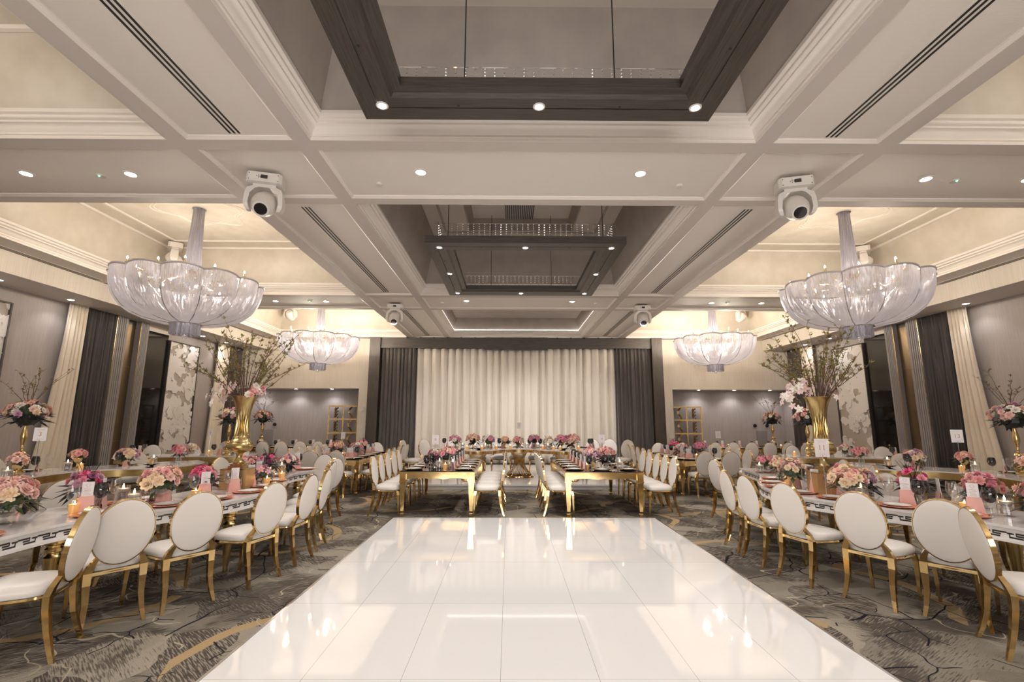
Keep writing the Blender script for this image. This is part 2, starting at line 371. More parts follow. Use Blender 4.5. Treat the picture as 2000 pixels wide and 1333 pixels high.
for k in range(len(BAYS)-1):
    y0 = BAYS[k][1]+.19; y1 = BAYS[k+1][0]-.165
    for a, b in ((-8.71, -3.976), (-3.76, -2.61), (-2.42, 2.42), (2.61, 3.76), (3.976, 8.71)): pan.append((a, b, y0, y1))
for b in BAYS:
    for s in (-1, 1): pan.append((min(s*2.61, s*3.76), max(s*2.61, s*3.76), b[0], b[1]))
for a, b, y0, y1 in pan: rect_sweep(c, a, b, y0, y1, bead)
ST('trim_2', c, 'trim', True)
c = MB(); d = MB(); e = MB(); f = MB(); g = MB(); h = MB()
for b in BAYS:
    for s in (-1, 1):
        x0, x1 = min(s*3.976, s*8.71), max(s*3.976, s*8.71)
        rect_sweep(c, x0, x1, b[0], b[1], CROWN)
        rect_sweep(d, x0, x1, b[0], b[1], [(.13, 4.84), (.15, 4.86), (.30, BAYZ)])
        d.box(x0, x1, b[0], b[1], BAYZ, BAYZ+.05)
        rect_sweep(e, x0+.3, x1-.3, b[0]+.3, b[1]-.3, [(0, BAYZ-.03), (.05, BAYZ-.03), (.07, BAYZ), (.07, BAYZ+.01)])
        rect_sweep(e, x0+.75, x1-.75, b[0]+.75, b[1]-.75, [(0, BAYZ+.01), (0, BAYZ-.015), (.05, BAYZ-.02), (.06, BAYZ+.01)])
        cx, cyy = (x0+x1)/2, (b[0]+b[1])/2
        for q in range(2):      # scalloped plaster line round the chandelier
            e.tube([(cx + (.78+.10*math.cos(a*6)*(1-q*.2)-q*.06)*math.cos(a), cyy + (.78+.10*math.cos(a*6)-q*.06)*math.sin(a), BAYZ-.004) for a in [2*PI*k/96 for k in range(96)]], .008, 4, 0, True)
    rect_sweep(c, -2.42, 2.42, b[0], b[1], CROWN)
    if b is BAYS[3]:
        rect_sweep(f, -2.42, 2.42, b[0], b[1], [(.13, 4.84), (.15, 4.86), (.22, 5.25), (.22, 5.3)]); f.box(-2.42, 2.42, b[0], b[1], 5.28, 5.32)
        rect_sweep(h, -2.42, 2.42, b[0], b[1], [(.161, 4.842), (.158, 4.845), (.130, 4.89)])
    else:
        rect_sweep(f, -2.42, 2.42, b[0], b[1], [(.13, 4.84), (.15, 4.86), (.38, MIDZ)])
        yc = (b[0]+b[1])/2
        for a0, a1, q0, q1 in ((-2.2, -1.2, b[0], b[1]), (1.2, 2.2, b[0], b[1]), (-1.2, 1.2, b[0], yc-1.6), (-1.2, 1.2, yc+1.6, b[1])): g.box(a0, a1, q0, q1, MIDZ, MIDZ+.05)
        rect_sweep(f, -1.2, 1.2, yc-1.6, yc+1.6, [(0, MIDZ), (.04, MIDZ-.02), (.04, MIDZ+.02), (.12, 6.15)]); g.box(-1.2, 1.2, yc-1.6, yc+1.6, 6.15, 6.18)
        rect_sweep(f, -1.75, 1.75, b[0]+.75, b[1]-.75, [(0, MIDZ+.01), (0, MIDZ-.02), (.05, MIDZ-.02), (.05, MIDZ+.01)])
ST('trim_3', c, 'trim', True); ST('ceiling.001', d, 'cove', True); ST('trim_4', e, 'trim', True)
ST('ceiling.002', f, 'midcove', True); ST('ceiling.003', g, mat('taupe ceiling', (.62, .56, .50), .5)); ST('trim_5', h, 'led')

# side walls, their dropped soffit, the far wall with its two niches
SZ = 4.19
for s, nm in ((-1, 'left'), (1, 'right')):
    c = MB().box(min(s*9.3, s*(WX+.2)), max(s*9.3, s*(WX+.2)), NY, WY, SZ, T); ST('ceiling.004' if s < 0 else 'ceiling.005', c, 'paint')
    c = MB().box(min(s*9.296, s*9.3), max(s*9.296, s*9.3), NY, WY, SZ+.002, CEIL); ST('trim_6' if s < 0 else 'trim_7', c, 'farwall')
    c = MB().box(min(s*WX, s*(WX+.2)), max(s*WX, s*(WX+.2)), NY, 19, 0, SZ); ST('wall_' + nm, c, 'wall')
    c = MB().box(min(s*WX, s*(WX-.02)), max(s*WX, s*(WX-.02)), NY, 17.5, 0, .14); ST('baseboard_' + nm, c, 'pilaster')
ST('wall_near', MB().box(-WX, WX, NY-.2, NY, 0, T), 'wall')
NZ, NX, NB = 2.74, 5.80, 18.25
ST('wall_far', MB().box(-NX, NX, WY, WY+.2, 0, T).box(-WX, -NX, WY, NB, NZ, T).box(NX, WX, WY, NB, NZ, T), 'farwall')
c = MB().box(-WX, -NX+.0, NB, NB+.2, 0, NZ).box(NX, WX, NB, NB+.2, 0, NZ).box(-NX, -NX+.1, WY+.2, NB, 0, NZ).box(NX-.1, NX, WY+.2, NB, 0, NZ)
ST('wall_far.001', c, 'wall')
# slim upright fluted pilasters on the side walls
k = 8
for s in (-1, 1):
    for y0, y1 in ((11.72, 12.08), (12.50, 12.80), (3.4, 3.7)):
        c = MB(); x0, x1 = s*WX, s*(WX-.16)
        c.box(min(x0, x1), max(x0, x1), y0, y1, 0, SZ)
        for j in range(5):
            yy = y0 + .03 + j*(y1-y0-.06)/5; c.box(min(x1, x1-s*.012), max(x1, x1-s*.012), yy, yy+(y1-y0-.06)/5*.6, 0, SZ)
        ST('trim_%d' % k, c, 'pilaster'); k += 1
        c = MB().box(min(x0-s*.17, x0-s*.162), max(x0-s*.17, x0-s*.162), y0-.001, y0+.012, 0, SZ); ST('trim_%d' % k, c, 'oldgold'); k += 1

# ------------------------------------------------------------------ mirrors, wall art, drapes
def side_thing(name, s, y, label, cat): return empty(name, (s*WX, y, 0), 0, label=label, category=cat)
for s, nm in ((-1, 'left'), (1, 'right')):
    e = side_thing('bronze_mirror', s, 12.3, 'tall bronze mirror strip between two grey pilasters on the %s wall' % nm, 'mirror')
    for z0, z1 in ((0, 1.05), (1.055, 2.95), (2.955, SZ-.12)):
        MB().box(-.05, .02, -.2, .2, z0, z1).build('mirror_pane', 'bronze', e, False)
    MB().box(-.05, .02, -.2, .2, SZ-.12, SZ).build('top_panel', 'woodv', e, False)
    e = side_thing('dark_mirror', s, 13.27, 'tall dark mirror beside the white cut-out panel on the %s wall' % nm, 'mirror')
    MB().box(-.03, .03, -.47, .47, 0.02, SZ-.16).build('mirror_pane', 'smoke', e, False)
    MB().box(-.04, .04, -.475, .475, SZ-.16, SZ).build('top_panel', 'farwall', e, False)

def art(s, y0, y1, z0, z1, label, seed):
    rnd = random.Random(seed)
    e = empty('relief_panel', (s*WX, (y0+y1)/2, 0), 0, label=label, category='wall art')
    hw = (y1-y0)/2
    MB().box(min(0, -s*.05), max(0, -s*.05), -hw, hw, z0, z1).build('backing', 'artback', e, False)
    c = MB(); x0, x1 = (0, -s*.10); a, b = min(x0, x1), max(x0, x1)
    c.box(a, b, -hw-.03, -hw, z0-.03, z1+.03).box(a, b, hw, hw+.03, z0-.03, z1+.03).box(a, b, -hw, hw, z0-.03, z0).box(a, b, -hw, hw, z1, z1+.03)
    c.build('frame', 'woodv', e, False)
    # raised ragged white sheet: cells of a warped noise field become thick plates
    for layer, (thr, xo, sc) in enumerate(((-.07, .052, 1.4), (.08, .072, 1.1))):
        c = MB(); ny, nz = 44, int(44*(z1-z0)/(2*hw)); idx = {}
        def val(i, j):
            y = -hw + 2*hw*i/ny; z = z0 + (z1-z0)*j/nz
            p = Vector((y*sc*2.2, z*sc*2.2, seed*3.1 + layer*7))
            return noise.noise(p) + .35*noise.noise(p*3.1) + .15*noise.noise(p*7)
        for i in range(ny):
            for j in range(nz):
                # marching squares on the cell
                q = [(i, j), (i+1, j), (i+1, j+1), (i, j+1)]; vv = [val(*t)-thr for t in q]; poly = []; edge = []
                for t in range(4):
                    a_, b_ = vv[t], vv[(t+1) % 4]; pa, pb = q[t], q[(t+1) % 4]
                    if a_ > 0: poly.append(pa); edge.append(0)
                    if (a_ > 0) != (b_ > 0):
                        u = a_/(a_-b_); poly.append((pa[0]+(pb[0]-pa[0])*u, pa[1]+(pb[1]-pa[1])*u)); edge.append(1)
                if len(poly) < 3: continue
                P = [(-hw + 2*hw*a2/ny, z0 + (z1-z0)*b2/nz) for a2, b2 in poly]; n = len(P)
                o = len(c.v); c.v += [(-s*(xo+.016), y, z) for y, z in P]; c.f.append(tuple(range(o, o+n))); c.m.append(0)
                for t in range(n):
                    if edge[t] and edge[(t+1) % n]:
                        y, z = P[t]; y2, z2 = P[(t+1) % n]; o = len(c.v)
                        c.v += [(-s*(xo+.016), y, z), (-s*(xo+.016), y2, z2), (-s*(xo-.004), y2, z2), (-s*(xo-.004), y, z)]; c.f.append((o, o+1, o+2, o+3)); c.m.append(0)
        c.build('cut_sheet', 'artcut', e, False)
for s, nm in ((-1, 'left'), (1, 'right')):
    art(s, 13.78, 15.06, .45, 3.86, 'tall white cut-out relief panel beside the dark mirror on the %s wall' % nm, 3+s)
art(-1, 7.6, 9.25, .45, 3.86, 'white cut-out relief panel at the left edge before the cream drape', 9)

def drape(p0, p1, z0, z1, folds, depth, m, parent, name='cloth', flare=0, nrm=None, nu=None):
    p0, p1 = Vector(p0), Vector(p1); t = (p1-p0); L = t.length; t.normalize(); n = Vector(nrm) if nrm else Vector((t.y, -t.x))
    sd = folds*13.7
    def fn(u, v):
        z = z1 + (z0-z1)*v
        ph = folds*2*PI*(u + .012*noise.noise(Vector((u*folds*.7, sd, v*.3))))
        a = depth*(1.6*(1-abs(math.sin(ph/2))**.8)-.6 + .22*math.sin(1.37*ph+1+v))*(.75+.35*v) + depth*.4*noise.noise(Vector((u*folds*1.1, v*1.4, sd)))
        uu = u*L + flare*v*v*(u-1 if flare < 0 else u) * (1 if flare > 0 else -1) * (1 if flare > 0 else 1)
        q = p0 + t*uu + n*(-a if nrm is None else a)
        return (q.x, q.y, z)
    o = MB().grid(fn, nu or folds*14, 14).build(name, m, parent)
    sm = o.modifiers.new('thickness', 'SOLIDIFY'); sm.thickness = .006
    return o
def drape_thing(name, label, pos, *a, **k):
    o = drape(*a, parent=None, name=name, **k); o['label'] = label; o['category'] = 'curtain'; return o
for s, nm in ((-1, 'left'), (1, 'right')):
    x = s*(WX-.13)
    drape_thing('cream_curtain', 'cream curtain beside the dark one, nearer the camera, on the %s wall' % nm, None, (x, 10.86), (x, 10.42), .02, SZ, 5, .05, 'cream', flare=.45, nrm=(-s, 0, 0)[:2])
    drape_thing('charcoal_curtain', 'charcoal curtain between the cream curtain and grey pilaster on the %s wall' % nm, None, (x, 10.93), (x, 11.69), .02, SZ, 8, .05, 'dark', nrm=(-s, 0)[:2])
    drape_thing('cream_curtain', 'far cream curtain behind the tall gold vase, %s wall near the corner' % nm, None, (x, 16.58), (x, 15.95), .02, SZ, 5, .05, 'cream', flare=.2, nrm=(-s, 0)[:2])
    drape_thing('charcoal_curtain', 'charcoal curtain in the far %s corner of the hall' % nm, None, (x, 16.65), (x, 17.40), .02, SZ, 8, .05, 'dark', nrm=(-s, 0)[:2])
# stage backdrop drapes and dark wood portal
drape_thing('stage_curtain', 'wide ivory curtain behind the head table in the wooden portal', None, (-3.66, 17.3), (3.64, 17.3), .1, 4.22, 26, .12, 'backdrop')
for s, nm in ((-1, 'left'), (1, 'right')):
    drape_thing('stage_side_curtain', 'charcoal curtain at the %s side of the ivory stage curtain' % nm, None, (s*4.90, 17.16), (s*3.66, 17.16), .1, 4.22, 9, .05, 'dark')
e = empty('wooden_portal', (0, 17.3, 0), label='dark wood portal framing the stage curtains on the far wall', category='portal')
for s in (-1, 1): MB().box(min(s*4.94, s*5.32), max(s*4.94, s*5.32), -.3, .24, 0, CEIL-.002).build('post', 'woodv', e, False)
MB().box(-4.94, 4.94, -.22, .24, 4.20, CEIL-.002).build('header', 'wood', e, False)
MB().box(-1.13, 1.15, -.28, -.22, 4.165, CEIL-.004).box(-1.13, 1.15, -.30, -.18, 4.14, 4.168).build('projection_screen_housing', 'wood', e, False)
for q in range(17):
    x = -4.0 + q*.5; MB().box(x-.02, x+.02, -.31, -.22, CEIL-.03, CEIL-.004).build('hook', 'blackm', e, False)

# ------------------------------------------------------------------ ceiling fittings
def slots(x, y0, y1):
    e = empty('slot_diffuser', (x, (y0+y1)/2, PB), label='long three-slot air diffuser in the ceiling', category='air vent', group='slot air vents in the ceiling')
    h = (y1-y0)/2
    MB().box(-.075, .075, -h-.02, h+.02, -.004, .0).build('plate', 'panel', e, False)
    for q in (-.05, 0, .05): MB().box(q-.011, q+.011, -h, h, -.007, -.003).build('slot', 'blackm', e, False)
    return e
for s, nm in ((-1, 'left'), (1, 'right')):
    for (y0, y1), w in (((.2, 4.64), 'nearest the camera'), ((6.41, 10.97), 'beside the middle hanging frame'), ((12.9, 16.9), 'beside the far lit coffer')):
        slots(s*3.2, y0, y1)['label'] = 'long three-slot air vent in the %s ceiling strip, %s' % (nm, w)
    for (y0, y1), w in (((-.5, 10.0), 'nearer'), ((10.2, 17.3), 'farther')):
        e = slots(s*9.21, y0, y1); e['label'] = 'slot air vent at the foot of the %s ceiling cove, %s one' % (nm, w); e.location.z = CEIL
e = empty('return_grille', (-.02, 9.72, 6.15), label='dark slatted air grille inside the middle ceiling coffer', category='air vent')
MB().box(-.36, .30, -.45, .45, -.03, 0).build('frame', 'paint', e, False)
for q in range(16): MB().box(-.33+q*.04, -.31+q*.04, -.42, .42, -.045, -.02).build('slat', 'blackm', e, False)

RING = MB().lathe([(.088, 0), (.088, -.006), (.062, -.008), (.058, .0)], 20).mesh('trim_ring', 'trim')
LENS = MB().lathe([(.0005, -.004), (.058, -.004)], 20).mesh('lens', 'lamp')
def dl(x, y, z, watt, label, group, size=R(115), col=NEUT, **k):
    o = empty('downlight', (x, y, z), label=label, category='downlight', group=group)
    for n, me in (('trim_ring', RING), ('lens', LENS)):
        q = bpy.data.objects.new(n, me); COL.objects.link(q); q.parent = o; q.scale = (k.get('ls', 1),)*2 + (1,)
    spot(o, (0, 0, -.03), watt, R(72) if 'tilt' in k and k['tilt'] else size, col, rot=(k.get('tilt', 0), 0, 0))
    return o
PW = 60
for (y, w) in ((5.43, 'near'), (11.84, 'far'), (-1.0, 'behind camera')):
    for s, nm in ((-1, 'left'), (1, 'right')):
        dl(s*1.36, y, PB, PW if w != 'far' else 165, '%s one of two round downlights in the %s central ceiling panel' % (nm, w), 'ceiling downlights', tilt=R(48) if w == 'far' else 0)
        for x, q in ((5.0, 'inner'), (6.3, 'outer')):
            dl(s*x, y+.09, PB, PW, '%s downlight in the %s ceiling panel, %s cross beam' % (q, nm, w), 'ceiling downlights')
for s, nm in ((-1, 'left'), (1, 'right')):
    for i, y in enumerate((1.0, 2.8, 5.3, 7.0, 8.68, 10.17, 14.72, 15.97)):
        dl(s*9.9, y, SZ, 5.5, '%s downlight from camera in the dropped soffit along the %s wall' % (ORD[i], nm), 'soffit downlights', R(120), COOL)
    for i, x in enumerate((6.9, 8.25, 9.6)):
        dl(s*x, 17.86, NZ, 10, '%s downlight in the %s far wall niche, counted from the stage' % (ORD[i], nm), 'niche downlights', R(125), COOL)

# hanging wood frames
def hanging_frame(yc, label):
    e = empty('hanging_frame', (0, yc, 4.37), label=label, category='pendant frame')
    o, i = 1.6, 1.19
    c = MB()
    prof = [(0, .12), (0, 0), (.16, 0), (.16, .012), (.175, .012), (.175, 0), (.30, .0), (.33, .03), (o-i, .03), (o-i, .12), (0, .12)]
    rect_sweep(c, -o, o, -o, o, prof, (0, 1)); c.build('wood_frame', ['wood', 'woody'], e, False)
    g = MB()
    for s in (-1, 1):
        g.box(-1.5, 1.5, s*1.42-.004, s*1.42+.004, .40, .404); g.box(s*1.42-.004, s*1.42+.004, -1.5, 1.5, .40, .404)
        g.box(-1.42, 1.42, s*1.42-.002, s*1.42+.002, .12, .13)
    g.build('glass_rail', 'water', e, False)
    st = MB()
    for k in range(6): st.ball((0, 0, -.02-k*.042), .0105, 6)
    st.tube([(0, 0, 0), (0, 0, -.27)], .0005, 3)
    me = st.mesh('crystal_strand', 'bead')
    N = 32; n = 0; rest = MB()
    for side in range(4):
        for k in range(N):
            t = -1.42 + 2.84*(k+.5)/N; p = [(t, 1.42), (t, -1.42), (-1.42, t), (1.42, t)][side]
            if side < 2 or k % 2 and k < 28 or False:
                q = bpy.data.objects.new('crystal_strand', me); COL.objects.link(q); q.parent = e; q.location = (p[0], p[1], .40); q.scale = (1, 1, random.uniform(.8, 1.0)); n += 1
            else: rest.merge(st, Matrix.Translation((p[0], p[1], .40)))
    rest.build('crystal_strands', 'bead', e)['kind'] = 'stuff'
    for x, y, h in ((-.66, 1.3, 1.78), (.66, 1.3, 1.78), (-1.26, -1.42, 1.53), (1.26, -1.42, 1.53)): MB().tube([(x, y, .1), (x, y, h)], .006, 6).build('suspension_rod', 'blackm', e)
    for x in (-.72, .72):
        for y in (-1.40, 1.40): MB().lathe([(.0005, -.003), (.012, -.003), (.012, .004)], 10, (x, y, 0)).build('nozzle', 'blackm', e); MB().lathe([(.0005, -.003), (.012, -.003), (.012, .004)], 10, (y, x, 0)).build('nozzle', 'blackm', e)
    return e
FR = [(2.42, 'near dark wood frame hanging in the ceiling coffer above the camera'), (8.73, 'middle dark wood frame with crystal strands hanging in the coffer')]
for yc, lb in FR:
    hanging_frame(yc, lb)
    w = 'near' if yc < 5 else 'middle'
    for x, y, q in ((-1.4, -1.4, 'near left corner'), (0, -1.4, 'near side'), (1.4, -1.4, 'near right corner'), (-1.4, 0, 'left side'), (1.4, 0, 'right side'), (-1.4, 1.4, 'far left corner'), (0, 1.4, 'far side'), (1.4, 1.4, 'far right corner')):
        dl(x, yc+y, 4.369, 14 if yc < 5 else 34, 'square downlight in the %s hanging frame, %s' % (w, q), 'lights set in the hanging frames', ls=.62)

def moving_head():
    e = empty('moving_head_light', label='', category='stage light')
    b = MB(); oct_ = [(-.20, -.10), (-.17, -.14), (.17, -.14), (.20, -.10), (.20, .10), (.17, .14), (-.17, .14), (-.20, .10)]
    b.prism(oct_, -.17, -.05).build('base', 'whitecase', e, False)
    MB().box(-.03, .045, -.147, -.139, -.13, -.085).build('display', 'black', e, False)
    c = MB()
    for x, z in ((-.075, -.108), (-.055, -.095), (-.055, -.121), (-.035, -.108), (-.16, -.075), (-.16, -.15), (.16, -.075), (.16, -.15)): c.ball((x, -.141, z), .006, 6)
    c.build('buttons', 'blackm', e)
    c = MB(); c.box(-.12, .12, -.03, .03, -.05, 0); c.tube([(-.05, 0, -.05), (-.02, .02, 0), (.06, -.02, -.02), (.1, 0, -.05)], .01, 5).build('clamp', 'blackm', e, False)
    y = MB()
    for s in (-1, 1):
        y.bar([(s*.09, 0, -.20), (s*.15, 0, -.23), (s*.185, 0, -.30), (s*.195, 0, -.42), (s*.185, 0, -.47), (s*.17, 0, -.50)], [.10, .09, .055, .05, .05, .04], [.13, .14, .15, .15, .13, .07])
    y.box(-.13, .13, -.065, .065, -.21, -.17).build('yoke', 'whitecase', e)
    hd = MB(); pr = [(.001, .17), (.09, .165), (.13, .12), (.145, .04), (.145, -.03), (.125, -.10), (.10, -.15), (.095, -.17), (.07, -.172)]
    hd.lathe(pr, 24)
    mt = Matrix.Translation((0, -.01, -.41)) @ Matrix.Rotation(R(-48), 4, 'X')
    q = MB().merge(hd, mt).build('lamp_head', 'whitecase', e)
    l = MB().lathe([(.0005, -.176), (.07, -.176), (.078, -.168)], 24); l.v = [tuple(mt @ Vector(v)) for v in l.v]; l.build('lens', 'black', e)
    return e
MH = moving_head()
for x, y, z, rz, sc, lb in ((-3.29, 5.5, PB, .25, 1.0, 'white moving-head stage light under the near ceiling, left of the hanging frames'), (3.31, 5.52, PB, -.25, 1.0, 'white moving-head stage light under the near ceiling, right of the hanging frames'),
        (-3.25, 12.1, PB, .1, 1.0, 'white moving-head light on the far ceiling beam, left of centre'), (3.25, 12.15, PB, -.1, 1.0, 'white moving-head light on the far ceiling beam, right of centre'),
        (-8.0, 10.5, BAYZ, 2.2, 1.0, 'white moving-head light high in the near left chandelier bay'), (8.0, 10.5, BAYZ, -2.2, 1.0, 'white moving-head light high in the near right chandelier bay'),
        (-8.0, 16.4, BAYZ, 3.0, 1.0, 'white moving-head light high in the far left chandelier bay'), (8.0, 16.4, BAYZ, -2.6, 1.0, 'white moving-head light high in the far right chandelier bay')):
    place(MH, (x, y, z), rz, sc, label=lb, group='white moving-head stage lights')
for s, nm in ((-1, 'left'), (1, 'right')):
    for x, y, w in ((1.95, 5.72, 'near'), (2.0, 12.0, 'far')):
        o = MB().lathe([(.0005, -.03), (.04, -.028), (.045, 0)], 14).build('smoke_detector', 'whitecase', None, label='small round white ceiling detector, %s beam, %s side' % (w, nm), category='detector'); o.location = (s*x, y, PB)
    for y, w in ((5.56, 'near'), (11.9, 'far')):
        e = empty('exit_beacon', (s*5.4, y, PB), label='small ceiling sensor with green light, %s panel of the %s cross beam' % (nm, w), category='sensor')
        MB().lathe([(.0005, -.02), (.05, -.015), (.055, 0)], 14).build('body', 'paint', e); MB().ball((0, -.03, -.02), .01, 6).build('green_light', mat('green led', (.1, .8, .4), .5, emit=(.1, 1, .5), es=5), e)
# wall switch and small fittings on the far wall
e = empty('wall_switch', (-5.62, WY, 1.98), label='small pale wall control beside the left niche', category='switch')
MB().box(-.07, .07, -.02, 0, -.09, .09).build('plate', 'whitecase', e, False); MB().box(-.035, .035, -.03, -.02, -.05, .05).build('rocker', 'trim', e, False)
for s, nm in ((-1, 'left'), (1, 'right')):
    e = empty('wall_plate', (s*9.35, NB, .95), label='grey wall box below two round fittings in the %s niche' % nm, category='wall fitting')
    MB().box(-.19, .19, -.05, 0, -.28, .28).build('box', 'pilaster', e, False)
    for j, q in enumerate((-.23, .23)):
        o = MB().lathe([(.0005, -.05), (.055, -.05), (.065, 0)], 16); o.v = [(v[0], v[2], v[1]) for v in o.v]
        o = o.build('round_wall_fitting', 'blackm', None, label='small round black wall fitting, %s of the pair in the %s niche' % (('left', 'right')[j], nm), category='wall fitting'); o.location = (s*9.35+q, NB, 1.42)

# ------------------------------------------------------------------ chandeliers
def chandelier():
    e = empty('chandelier', label='', category='chandelier', group='')   # origin: ceiling point
    RIMZ, BOTZ, NP = -1.18, -2.16, 12
    def rad(a, t):            # t 0 rim .. 1 bottom neck
        prof = [(0, 1.50), (.2, 1.475), (.4, 1.40), (.6, 1.26), (.75, 1.08), (.88, .82), (.96, .56), (1, .34)]
        for (t0, r0), (t1, r1) in zip(prof, prof[1:]):
            if t <= t1: r = r0 + (r1-r0)*(t-t0)/(t1-t0); break
        sc = abs(math.sin(a*NP/2)); return r*(1 - .065*(1-sc**.7)*(1-t*.5))
    def zz(t): return RIMZ + (BOTZ-RIMZ)*(1-(1-min(1, t))**1.25)
    for k in range(NP):
        a0 = 2*PI*k/NP
        def fn(u, v):
            a = a0 + (2*PI/NP)*u; r = rad(a, v); bow = .04*math.sin(PI*u)*(1-v)
            return (r*math.cos(a), r*math.sin(a), zz(v) + bow)
        g = MB().grid(fn, 10, 16); o = g.build('chain_petal', 'chain', e)
        uvl = o.data.uv_layers.new(name='uv')
        for lp in o.data.loops:
            i = lp.vertex_index; uvl.data[lp.index].uv = ((i % 11)/10/NP + k/NP, (i//11)/16)
        b = MB(); b.tube([(rad(a0, t/14)*1.012*math.cos(a0), rad(a0, t/14)*1.012*math.sin(a0), zz(t/14)) for t in range(15)], .012, 5); b.build('bead_string', 'bead', e)
        # inner swags of fine chain
        c = MB()
        for q in range(4):
            rr = 1.18 - q*.13; z0 = RIMZ-.08-q*.10
            c.tube([((rr-.05*math.sin(PI*t/8))*math.cos(a0+2*PI/NP*t/8), (rr-.05*math.sin(PI*t/8))*math.sin(a0+2*PI/NP*t/8), z0-.17*math.sin(PI*t/8)) for t in range(9)], .006, 4)
        c.tube([(1.2*math.cos(a0), 1.2*math.sin(a0), RIMZ-.1), (1.0*math.cos(a0), 1.0*math.sin(a0), RIMZ-.35), (.7*math.cos(a0), .7*math.sin(a0), RIMZ-.6)], .008, 4)
        c.build('chain_swag', 'silver', e)
    rim = MB(); pts = []
    for k in range(NP*8):
        a = 2*PI*k/(NP*8); u = (k % 8)/8; r = rad(a, 0); pts.append((r*math.cos(a), r*math.sin(a), RIMZ + .04*math.sin(PI*u)+.012))
    rim.tube(pts, .022, 6, 0, True); rim.build('rim', mat('pewter chain rim', (.62, .59, .62), .4, .3), e)
    def skirt(r0, z0, z1, m, nm, r1=None):
        r1 = r1 or r0
        o = MB().grid(lambda u, v: ((r0+(r1-r0)*v**1.5+.010*math.sin(u*2*PI*14))*math.cos(u*2*PI), (r0+(r1-r0)*v**1.5+.010*math.sin(u*2*PI*14))*math.sin(u*2*PI), z0+(z1-z0)*v), 96, 3, cu=True).build(nm, m, e)
        uvl = o.data.uv_layers.new(name='uv')
        for lp in o.data.loops: i = lp.vertex_index; uvl.data[lp.index].uv = ((i % 96)/96*.6, (i//96)/3*.3)
    skirt(.29, BOTZ+.02, BOTZ-.25, 'chain', 'tassel_skirt'); skirt(.24, BOTZ+.02, BOTZ-.22, 'chain', 'inner_skirt')
    skirt(.088, 0, -1.22, 'chain', 'chain_sleeve', .14)
    b = MB(); b.lathe([(.30, BOTZ+.03), (.34, BOTZ), (.33, BOTZ-.015), (.28, BOTZ-.01)], 32); b.build('bottom_ring', 'silver', e)
    MB().ball((0, 0, BOTZ-.29), .055, 10).build('crystal_ball', 'water', e)
    MB().tube([(0, 0, BOTZ-.24), (0, 0, BOTZ+.2)], .006, 5).build('crystal_drop_wire', 'silver', e)
    MB().lathe([(.001, 0), (.12, 0), (.12, -.02), (.001, -.02)], 24).build('ceiling_rose', 'silver', e)
    MB().tube([(0, 0, -.02), (0, 0, -1.5)], .010, 6).build('hanging_rod', 'silver', e)
    s = MB(); s.lathe([(.01, -.55), (.05, -.58), (.02, -.63), (.06, -.66), (.02, -.70), (.03, -1.0), (.09, -1.08), (.14, -1.2), (.06, -1.3), (.02, -1.34)], 14); s.build('stem', 'silver', e)
    for k in range(NP):
        a = 2*PI*(k+.5)/NP; r = 1.24 if k % 2 else 1.02; ca, sa = math.cos(a), math.sin(a)
        t = MB(); t.tube([(.03*ca, .03*sa, -.85), (.12*ca, .12*sa, -1.02), (.40*ca, .40*sa, -1.14), (.8*ca, .8*sa, -1.16), (r*ca, r*sa, -1.06)], .009, 5); t.lathe([(.001, -.03), (.03, -.02), (.036, 0), (.02, .004), (.014, .01), (.014, .07)], 10, (r*ca, r*sa, -1.03)); t.build('arm', 'gold', e)
        MB().lathe([(.001, 0), (.014, .006), (.018, .02), (.011, .042), (.001, .062)], 8, (r*ca, r*sa, -.96)).build('bulb', 'bulb', e)
    for k in range(6):
        a = 2*PI*k/6; ca, sa = math.cos(a), math.sin(a)
        MB().lathe([(.001, 0), (.014, .006), (.018, .02), (.011, .042), (.001, .062)], 8, (.62*ca, .62*sa, -1.42)).build('inner_bulb', 'bulb', e)
    c = MB()
    for k in range(40):
        a = random.random()*6.28; r = .15+random.random()*.85; zc = -1.4-random.random()*.45
        c.ball((r*math.cos(a), r*math.sin(a), zc), .016, 6)
    for k in range(24): a = k*PI/12; c.tube([(.5*math.cos(a), .5*math.sin(a), -1.45), (.34*math.cos(a), .34*math.sin(a), -2.1)], .005, 4)
    c.build('inner_crystals', 'water', e)
    for k in range(4):
        a = PI/4 + k*PI/2; bulb_light(e, (.95*math.cos(a), .95*math.sin(a), -.92), 17, WARM, .04)
    bulb_light(e, (0, 0, -1.62), 2.5, WARM, .1)
    for ch in e.children:
        if ch.name.split('.')[0] not in ('chain_sleeve', 'ceiling_rose', 'hanging_rod'):
            l = ch.location; ch.location = (l.x*.82, l.y*.82, l.z*.816-.537)
            if ch.type == 'MESH': ch.scale = (.82, .82, .816)
    return e
for x in (-3.25, 3.25):  # added fill spots washing the stage curtain, with no fixture of their own
    spot(None, (x, 11.9, 4.05), 115, R(76), NEUT, .9, .06, (R(58), 0, R(12 if x > 0 else -12)))
CH = chandelier()
for x, y, lb in ((-6.3, 8.7, 'large chain-mail bowl chandelier in the near left ceiling bay'), (6.3, 8.7, 'large chain-mail bowl chandelier in the near right ceiling bay'),
        (-6.3, 14.9, 'smaller-looking far bowl chandelier in the left ceiling bay'), (6.3, 14.9, 'smaller-looking far bowl chandelier in the right ceiling bay'),
        (-6.3, 2.25, 'bowl chandelier in the left bay beside the camera'), (6.3, 2.25, 'bowl chandelier in the right bay beside the camera')):
    o = place(CH, (x, y, BAYZ), .13*x, 1.0, label=lb, group='bowl chandeliers')
    for l in o.children:
        if l.type == 'LIGHT' and y != 8.7: l.data = l.data.copy(); l.data.energy *= .35 if y < 5 else 2.0

